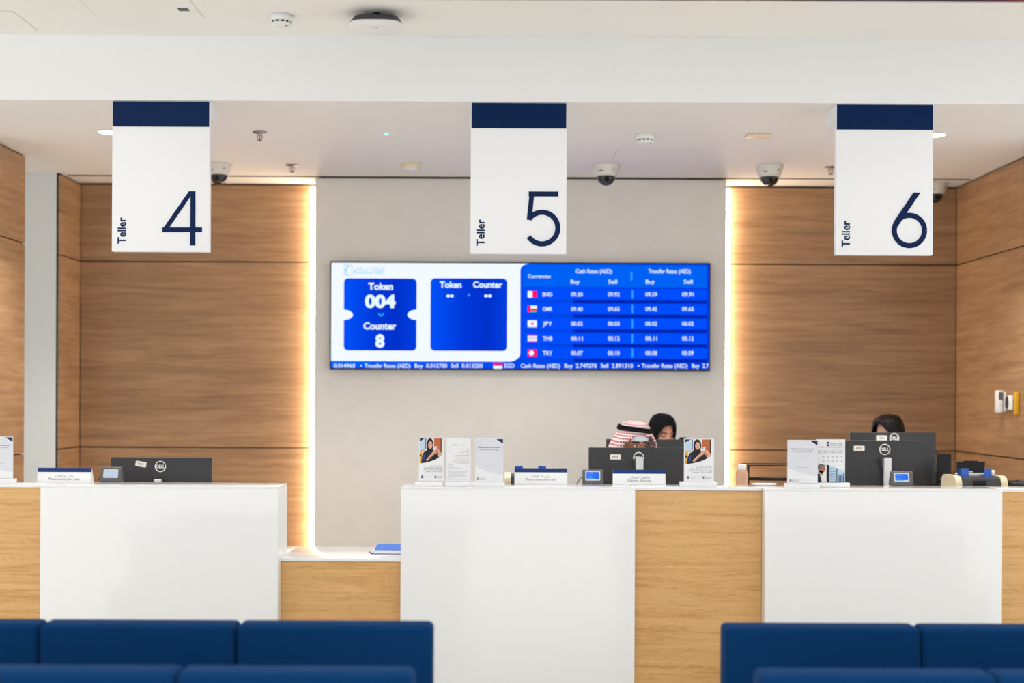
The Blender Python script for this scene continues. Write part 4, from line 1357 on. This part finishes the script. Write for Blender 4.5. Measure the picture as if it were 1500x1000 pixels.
# ================================================================== PEOPLE
def seat_stool(X, Y, s, lab):
    t = thing('drafting_stool', (X, Y, 0), lab, 'stool', 'drafting stools')
    MB().lathe([(0.05, s - 0.07), (0.17, s - 0.06), (0.19, s - 0.03), (0.18, s - 0.005), (0.1, s)], 'black_cloth').build('seat', t)
    MB().cyl((0, 0, 0.06), (0, 0, s - 0.065), 0.025, None, 'chrome', 16).build('column', t)
    for i in range(5):
        a = R(90 + 72 * i)
        MB().tube([(0, 0, 0.08), (0.27 * math.cos(a), 0.27 * math.sin(a), 0.05)], [0.025, 0.015], 'black_plastic', 8).build('base_arm', t)
        MB().ell((0.27 * math.cos(a), 0.27 * math.sin(a), 0.025), (0.022, 0.022, 0.025), 'black_plastic', n=12, k=8).build('caster', t)
    b = MB()
    b.tube([(0.21 * math.cos(R(a)), 0.21 * math.sin(R(a)), 0.20) for a in range(0, 360, 12)], 0.01, 'chrome', 8, True)
    for a in (0, 90, 180, 270):
        b.tube([(0.02 * math.cos(R(a)), 0.02 * math.sin(R(a)), 0.20), (0.21 * math.cos(R(a)), 0.21 * math.sin(R(a)), 0.20)], 0.008, 'chrome', 6)
    b.build('foot_ring', t)

def person(X, Y, s, yaw, pitch, skin, cloth, lab, male, hx=0.0, hy=0.0):
    t = thing('person', (X, Y, 0), lab, 'person')
    Hc = Vector((hx, -0.035 + hy, s + 0.75))
    Hm = Matrix.Translation(Hc) @ Matrix.Rotation(yaw, 4, 'Z') @ Matrix.Rotation(pitch, 4, 'X')
    H3 = Hm.to_3x3()
    b = MB()
    m = cloth
    hp = lambda x, y, z: tuple(Hm @ Vector((x, y, z)))
    def he(c, r): b.ell(hp(*c), r, m, rot=H3, n=24, k=16)
    wd = 1.0 if male else 0.93
    # head
    he((0, 0.014, 0.032), (0.076 * wd, 0.095, 0.089))
    he((0, -0.014, -0.035), (0.063 * wd, 0.076, 0.082))
    he((0, -0.052, -0.094), (0.030, 0.026, 0.022))
    he((0, -0.074, 0.020), (0.052 * wd, 0.014, 0.010))
    for q in (-1, 1):
        he((q * 0.040, -0.058, -0.032), (0.022, 0.022, 0.020))
        he((q * 0.075 * wd, 0.012, -0.012), (0.009, 0.019, 0.031))
        he((q * 0.010, -0.090, -0.036), (0.009, 0.010, 0.008))
    b.tube([hp(0, -0.078, 0.010), hp(0, -0.092, -0.014), hp(0, -0.105, -0.034), hp(0, -0.088, -0.044)], [0.009, 0.010, 0.012, 0.009], m, 12)
    he((0, -0.084, -0.062), (0.024, 0.010, 0.006))
    he((0, -0.082, -0.071), (0.020, 0.010, 0.007))
    # neck and trunk
    b.tube([hp(0, 0.02, -0.05), tuple(Hm @ Vector((0, 0.025, -0.11))), (0, 0.0, s + 0.57), (0, 0.0, s + 0.50)], [0.056, 0.054, 0.060, 0.08], m, 16)
    sh = 0.185 if male else 0.165
    b.ell((0, 0.0, s + 0.44), (sh * 0.92, 0.115, 0.14), m)
    b.ell((0, -0.005, s + 0.28), (sh * 0.80, 0.11, 0.17), m)
    b.ell((0, 0.0, s + 0.12), (0.175, 0.125, 0.115), m)
    b.ell((0, 0.0, s + 0.535), (sh * 0.8, 0.065, 0.045), m)
    hands = []
    for q in (-1, 1):
        S_ = Vector((q * sh, 0.0, s + 0.515)); E_ = Vector((q * (sh + 0.05), -0.06, s + 0.30)); 
        dz = DESK_Z - s
        W_ = Vector((q * 0.13, -0.27, dz + s + 0.045))
        b.tube([S_, S_.lerp(E_, 0.5), E_], [0.062, 0.054, 0.046], m, 14)
        b.ell(S_, (0.062, 0.062, 0.062), m); b.ell(E_, (0.047, 0.047, 0.047), m)
        b.tube([E_, E_.lerp(W_, 0.4), W_], [0.046, 0.044, 0.030], m, 14)
        d = (W_ - E_); d.z = 0; d.normalize(); sd = Vector((-d.y, d.x, 0)) * (-q)
        # palm, four fingers of different length, thumb from the side of the palm
        pc = W_ + d * 0.045
        b.tube([W_ - d * 0.01, W_ + d * 0.03, W_ + d * 0.075], [0.026, 0.030, 0.026], m, 12)
        for i, ln in enumerate((0.060, 0.072, 0.080, 0.070)):
            off = sd * (-(i - 1.5) * -0.021)
            r0 = W_ + d * 0.078 + off
            b.tube([r0 - d * 0.03, r0 + d * ln * 0.45 + Vector((0, 0, 0.006)), r0 + d * ln * 0.8 + Vector((0, 0, -0.008)), r0 + d * ln + Vector((0, 0, -0.024))], [0.010, 0.0095, 0.009, 0.0075], m, 10)
        tb = W_ + d * 0.02 - sd * -0.026 * 1
        b.tube([W_ + d * 0.015, W_ + d * 0.04 + sd * 0.040, W_ + d * 0.075 + sd * 0.048 + Vector((0, 0, -0.012))], [0.014, 0.012, 0.009], m, 10)
        hands.append(W_ + d * 0.07)
        # legs
        A0 = Vector((q * 0.09, 0.0, s + 0.095)); K_ = Vector((q * 0.11, -0.36, s + 0.075)); F_ = Vector((q * 0.10, -0.22, 0.27))
        b.tube([A0, A0.lerp(K_, 0.5), K_], [0.085, 0.075, 0.06], m, 14)
        b.ell(K_, (0.06, 0.06, 0.06), m)
        b.tube([K_, K_.lerp(F_, 0.35), F_], [0.058, 0.055, 0.038], m, 14)
        b.tube([F_ + Vector((0, 0.03, -0.02)), F_ + Vector((0, -0.05, -0.032)), F_ + Vector((0, -0.15, -0.036))], [0.036, 0.034, 0.024], m, 12)
    raw = b.build('body')
    rm = raw.modifiers.new('skin_over', 'REMESH'); rm.mode = 'VOXEL'; rm.voxel_size = 0.0065
    sm = raw.modifiers.new('smooth', 'SMOOTH'); sm.factor = 0.5; sm.iterations = 3
    dg = bpy.context.evaluated_depsgraph_get()
    me = bpy.data.meshes.new_from_object(raw.evaluated_get(dg))
    me.name = 'body'
    bpy.data.objects.remove(raw)
    me.materials.clear()
    for q in (cloth, skin, 'black_cloth'):
        me.materials.append(M[q])
    nk = s + 0.60
    Hi = Hm.inverted()
    idx = []
    for p in me.polygons:
        c = p.center
        hl = Hi @ c
        k = 0
        if hl.z > -0.125 and c.z > nk - 0.02: k = 1
        elif min((c - h).length for h in hands) < 0.085: k = 1
        elif c.z < 0.30: k = 2
        idx.append(k)
    me.polygons.foreach_set('material_index', idx)
    me.polygons.foreach_set('use_smooth', [True] * len(idx))
    o = bpy.data.objects.new('body', me); COL.objects.link(o); o.parent = t
    # eyes, brows
    for q in (-1, 1):
        g = MB(); g.ell(hp(q * 0.031 * wd, -0.0655, 0.0), (0.0135, 0.0125, 0.011), 'eye_white', rot=H3, n=16, k=10)
        e_ = g.build('eye', t)
        g = MB(); g.ell(hp(q * 0.031 * wd + 0.002, -0.0755, -0.001), (0.0062, 0.0035, 0.0066), 'eye_dark', rot=H3, n=14, k=8)
        g.build('iris', e_)
        g = MB(); g.ell(hp(q * 0.031 * wd, -0.0655, 0.0035 if male else 0.0015), (0.0150, 0.0140, 0.0105), skin, rot=H3, n=16, k=10)
        if male:
            g.v = [p for p in g.v]
            g2 = MB(); g2.tube([hp(q * 0.031 * wd + dx, -0.0755 + abs(dx) * 0.35, 0.0088 - abs(dx) * 0.28) for dx in (-0.016, -0.008, 0, 0.008, 0.016)], 0.0036, skin, 8); g2.build('eyelid', t)
        else:
            g.build('eyelid', t)
            g2 = MB(); g2.tube([hp(q * 0.031 * wd + dx, -0.0790 + abs(dx) * 0.4, -0.0065 + abs(dx) * 0.15) for dx in (-0.014, -0.007, 0, 0.007, 0.014)], 0.0016, 'black_hair', 6); g2.build('lashes', t)
        g = MB(); g.tube([hp(q * 0.012, -0.0855, 0.0200), hp(q * 0.028, -0.0845, 0.0260), hp(q * 0.046, -0.0730, 0.0235), hp(q * 0.054, -0.0640, 0.0180)], [0.0042, 0.0052, 0.0042, 0.002] if male else [0.0028, 0.0034, 0.0028, 0.0015], 'black_hair', 8)
        g.build('eyebrow', t)
    g = MB(); g.tube([hp(-0.022, -0.0875, -0.066), hp(-0.008, -0.0945, -0.0645), hp(0.008, -0.0945, -0.0645), hp(0.022, -0.0875, -0.066)], [0.003, 0.0055, 0.0055, 0.003], 'lip', 8); g.build('lips', t)
    return t, Hm

def cover(name, rows, drop, m, parent, Hm, n=72, thick=0.004, sub=5, wob=None, uvk=None):
    """cloth or hair shell round the head; rows (z, rx, ry_front, ry_back) in head space"""
    full = []
    for i in range(len(rows) - 1):
        for j in range(sub):
            f = j / sub
            full.append(tuple(rows[i][q] * (1 - f) + rows[i + 1][q] * f for q in range(4)))
    full.append(rows[-1])
    vs = []
    for (z, rx, rf, rb) in full:
        for k in range(n):
            a = 2 * math.pi * k / n
            c = math.cos(a)
            p = Vector((rx * math.sin(a), -(rf if c > 0 else rb) * c, z))
            if wob: p = wob(p, a)
            vs.append(p)
    fs, uvs = [], []
    for i in range(len(full) - 1):
        for k in range(n):
            q = (k + 1) % n
            f = (i * n + k, i * n + q, (i + 1) * n + q, (i + 1) * n + k)
            c = sum((vs[x] for x in f), Vector()) / 4
            if drop(c): continue
            fs.append(f)
            uvs += [(k, i), (k + 1, i), (k + 1, i + 1), (k, i + 1)]
    b = MB(); b.add([tuple(Hm @ p) for p in vs], fs, m, True)
    o = b.build(name, parent, fix=False)
    me = o.data
    if uvk:
        uv = me.uv_layers.new(name='UVMap')
        for i, q in enumerate(uvs):
            uv.data[i].uv = (q[0] * uvk[0], q[1] * uvk[1])
    bm = bmesh.new(); bm.from_mesh(me)
    loose = [v for v in bm.verts if not v.link_faces]
    bmesh.ops.delete(bm, geom=loose, context='VERTS')
    bm.to_mesh(me); bm.free()
    so = o.modifiers.new('thickness', 'SOLIDIFY'); so.thickness = thick; so.offset = 0.0
    return o

def hp_(Hm, x, y, z): return tuple(Hm @ Vector((x, y, z)))

# --- man in a checked headscarf, seated behind the teller 5 monitor
Ym = 9.16
xm, zm = at(928, 650.5, Ym)
sm_ = zm - 0.75
man, Hm = person(xm, Ym, sm_, R(26), R(5), 'skin_man', 'white_cloth', 'man in red checked headscarf with black cord and glasses behind a monitor', True)
seat_stool(xm, Ym, sm_, 'black drafting stool under the man in checked headscarf')
rows = [(0.146, 0.008, 0.008, 0.008), (0.142, 0.042, 0.046, 0.05), (0.128, 0.072, 0.078, 0.085), (0.108, 0.088, 0.098, 0.106), (0.085, 0.096, 0.106, 0.114), (0.060, 0.112, 0.112, 0.120),
        (0.030, 0.134, 0.112, 0.126), (-0.005, 0.146, 0.108, 0.130), (-0.06, 0.150, 0.106, 0.132), (-0.12, 0.150, 0.106, 0.134), (-0.19, 0.160, 0.112, 0.140), (-0.26, 0.176, 0.118, 0.148)]
def wobk(p, a):
    if p.z < 0.085:
        k = min(1.0, (0.085 - p.z) / 0.1)
        f = 0.006 * math.sin(a * 9 + 0.6) + 0.004 * math.sin(a * 15)
        p = p * 1.0
        r = math.hypot(p.x, p.y) or 1
        p.x += p.x / r * f * k; p.y += p.y / r * f * k
    return p
def dropk(c):
    if c.y > -0.02: return False
    hem = 0.064 - 0.012 * max(0.0, 1 - abs(c.x - 0.03) / 0.02) + 0.006 * math.cos(c.x * 40)
    wide = 0.074 + 0.05 * max(0.0, min(1.0, (0.02 - c.z) / 0.1)) * 0.2
    if c.z > 0.02:
        edge = 0.098 + (hem - c.z) * 0.15
        return c.z < hem - max(0, abs(c.x) - 0.06) * 0.9 and abs(c.x) < edge + 0.01
    return abs(c.x) < wide + 0.034
cover('headscarf', rows, dropk, 'red_check_cloth', man, Hm, n=88, wob=wobk, uvk=(0.58, 0.27))
rc_ = [(0.131, 0.01, 0.01, 0.01), (0.125, 0.038, 0.05, 0.05), (0.105, 0.060, 0.072, 0.075), (0.08, 0.074, 0.088, 0.095), (0.055, 0.081, 0.093, 0.102), (0.030, 0.083, 0.092, 0.104)]
cover('white_cap', rc_, lambda c: False, 'white_cloth', man, Hm, n=48, thick=0.003)
g = MB()
for dz, rr in ((0.090, 0.107), (0.104, 0.102)):
    g.tube([hp_(Hm, rr * 0.93 * math.sin(R(a)), -rr * 1.04 * math.cos(R(a)) + 0.002, dz - 0.0 * math.cos(R(a)) - 0.10 * rr * math.sin(R(a))) for a in range(0, 360, 10)], 0.0085, 'black_cloth', 10, True)
g.build('head_cord', man)
def glasses(Hm, parent, m, wd=1.0):
    g = MB()
    for q in (-1, 1):
        cx_ = q * 0.033 * wd
        g.tube([hp_(Hm, cx_ + 0.025 * wd * math.copysign(abs(math.cos(R(a))) ** 0.7, math.cos(R(a))), -0.096 + abs(0.025 * math.cos(R(a)) * q + cx_ * q) * 0.10, -0.004 + 0.018 * math.copysign(abs(math.sin(R(a))) ** 0.7, math.sin(R(a)))) for a in range(0, 360, 15)], 0.0014, m, 6, True)
        g.tube([hp_(Hm, q * 0.058 * wd, -0.089, 0.004), hp_(Hm, q * 0.080 * wd, -0.04, 0.004), hp_(Hm, q * 0.082 * wd, 0.01, 0.002), hp_(Hm, q * 0.078 * wd, 0.03, -0.012)], 0.0013, m, 6)
    g.tube([hp_(Hm, -0.009, -0.0955, 0.003), hp_(Hm, 0, -0.100, 0.006), hp_(Hm, 0.009, -0.0955, 0.003)], 0.0014, m, 6)
    return g.build('glasses', parent)
glasses(Hm, man, 'black_plastic')

# --- woman in a black hijab at the desk behind him
Yw1 = 10.02
xw1, zw1 = at(969, 634.5, Yw1)
s1 = zw1 - 0.75
w1, Hm = person(xw1, Yw1, s1, R(24), R(12), 'skin_woman', 'black_cloth', 'woman in black hijab looking down behind the checked-headscarf man', False)
seat_stool(xw1, Yw1, s1, 'black drafting stool under the woman in black hijab')
rh = [(0.133, 0.006, 0.006, 0.006), (0.128, 0.040, 0.042, 0.05), (0.110, 0.066, 0.074, 0.088), (0.078, 0.081, 0.094, 0.110), (0.040, 0.089, 0.098, 0.120), (0.0, 0.090, 0.096, 0.120), (-0.04, 0.087, 0.094, 0.114),
      (-0.08, 0.080, 0.090, 0.104), (-0.12, 0.074, 0.084, 0.092), (-0.15, 0.082, 0.080, 0.092), (-0.19, 0.120, 0.10, 0.11), (-0.24, 0.18, 0.125, 0.125)]
cover('hijab', rh, lambda c: c.y < -0.03 and (c.x / 0.070) ** 2 + ((c.z + 0.025) / 0.104) ** 2 < 1, 'black_cloth', w1, Hm)
g = MB(); g.tube([hp_(Hm, 0.088, -0.055, -0.02), hp_(Hm, 0.095, -0.06, -0.03), hp_(Hm, 0.092, -0.065, -0.045)], 0.004, 'white_plastic', 8); g.build('earpiece', w1)

# --- dark-haired woman behind the taller monitor
Yw2 = 9.80
xw2, zt2 = at(1299, 606.5, Yw2)
s2 = zt2 - 0.75 - 0.138
w2, Hm = person(xw2, Yw2, s2, R(-42), R(14), 'skin_pale', 'black_cloth', 'woman with black parted hair bent forward behind the taller monitor', False)
seat_stool(xw2, Yw2, s2, 'black drafting stool under the dark-haired woman')
rr_ = [(0.134, 0.006, 0.006, 0.006), (0.129, 0.045, 0.046, 0.055), (0.112, 0.074, 0.078, 0.094), (0.078, 0.090, 0.098, 0.116), (0.040, 0.097, 0.100, 0.124), (0.0, 0.098, 0.098, 0.124), (-0.04, 0.096, 0.094, 0.120),
       (-0.08, 0.096, 0.088, 0.116), (-0.13, 0.100, 0.082, 0.112), (-0.20, 0.105, 0.08, 0.112)]
def wobh(p, a):
    f = 0.003 * math.sin(a * 17) + 0.002 * math.sin(a * 31 + 1)
    r = math.hypot(p.x, p.y) or 1
    if p.z < 0.12:
        p.x += p.x / r * f; p.y += p.y / r * f
    return p
cover('hair', rr_, lambda c: c.y < -0.02 and (((c.x + 0.012) / 0.072) ** 2 + ((c.z + 0.020) / 0.118) ** 2 < 1 or (c.z < -0.06 and abs(c.x) < 0.055)), 'black_hair', w2, Hm, wob=wobh, thick=0.006)
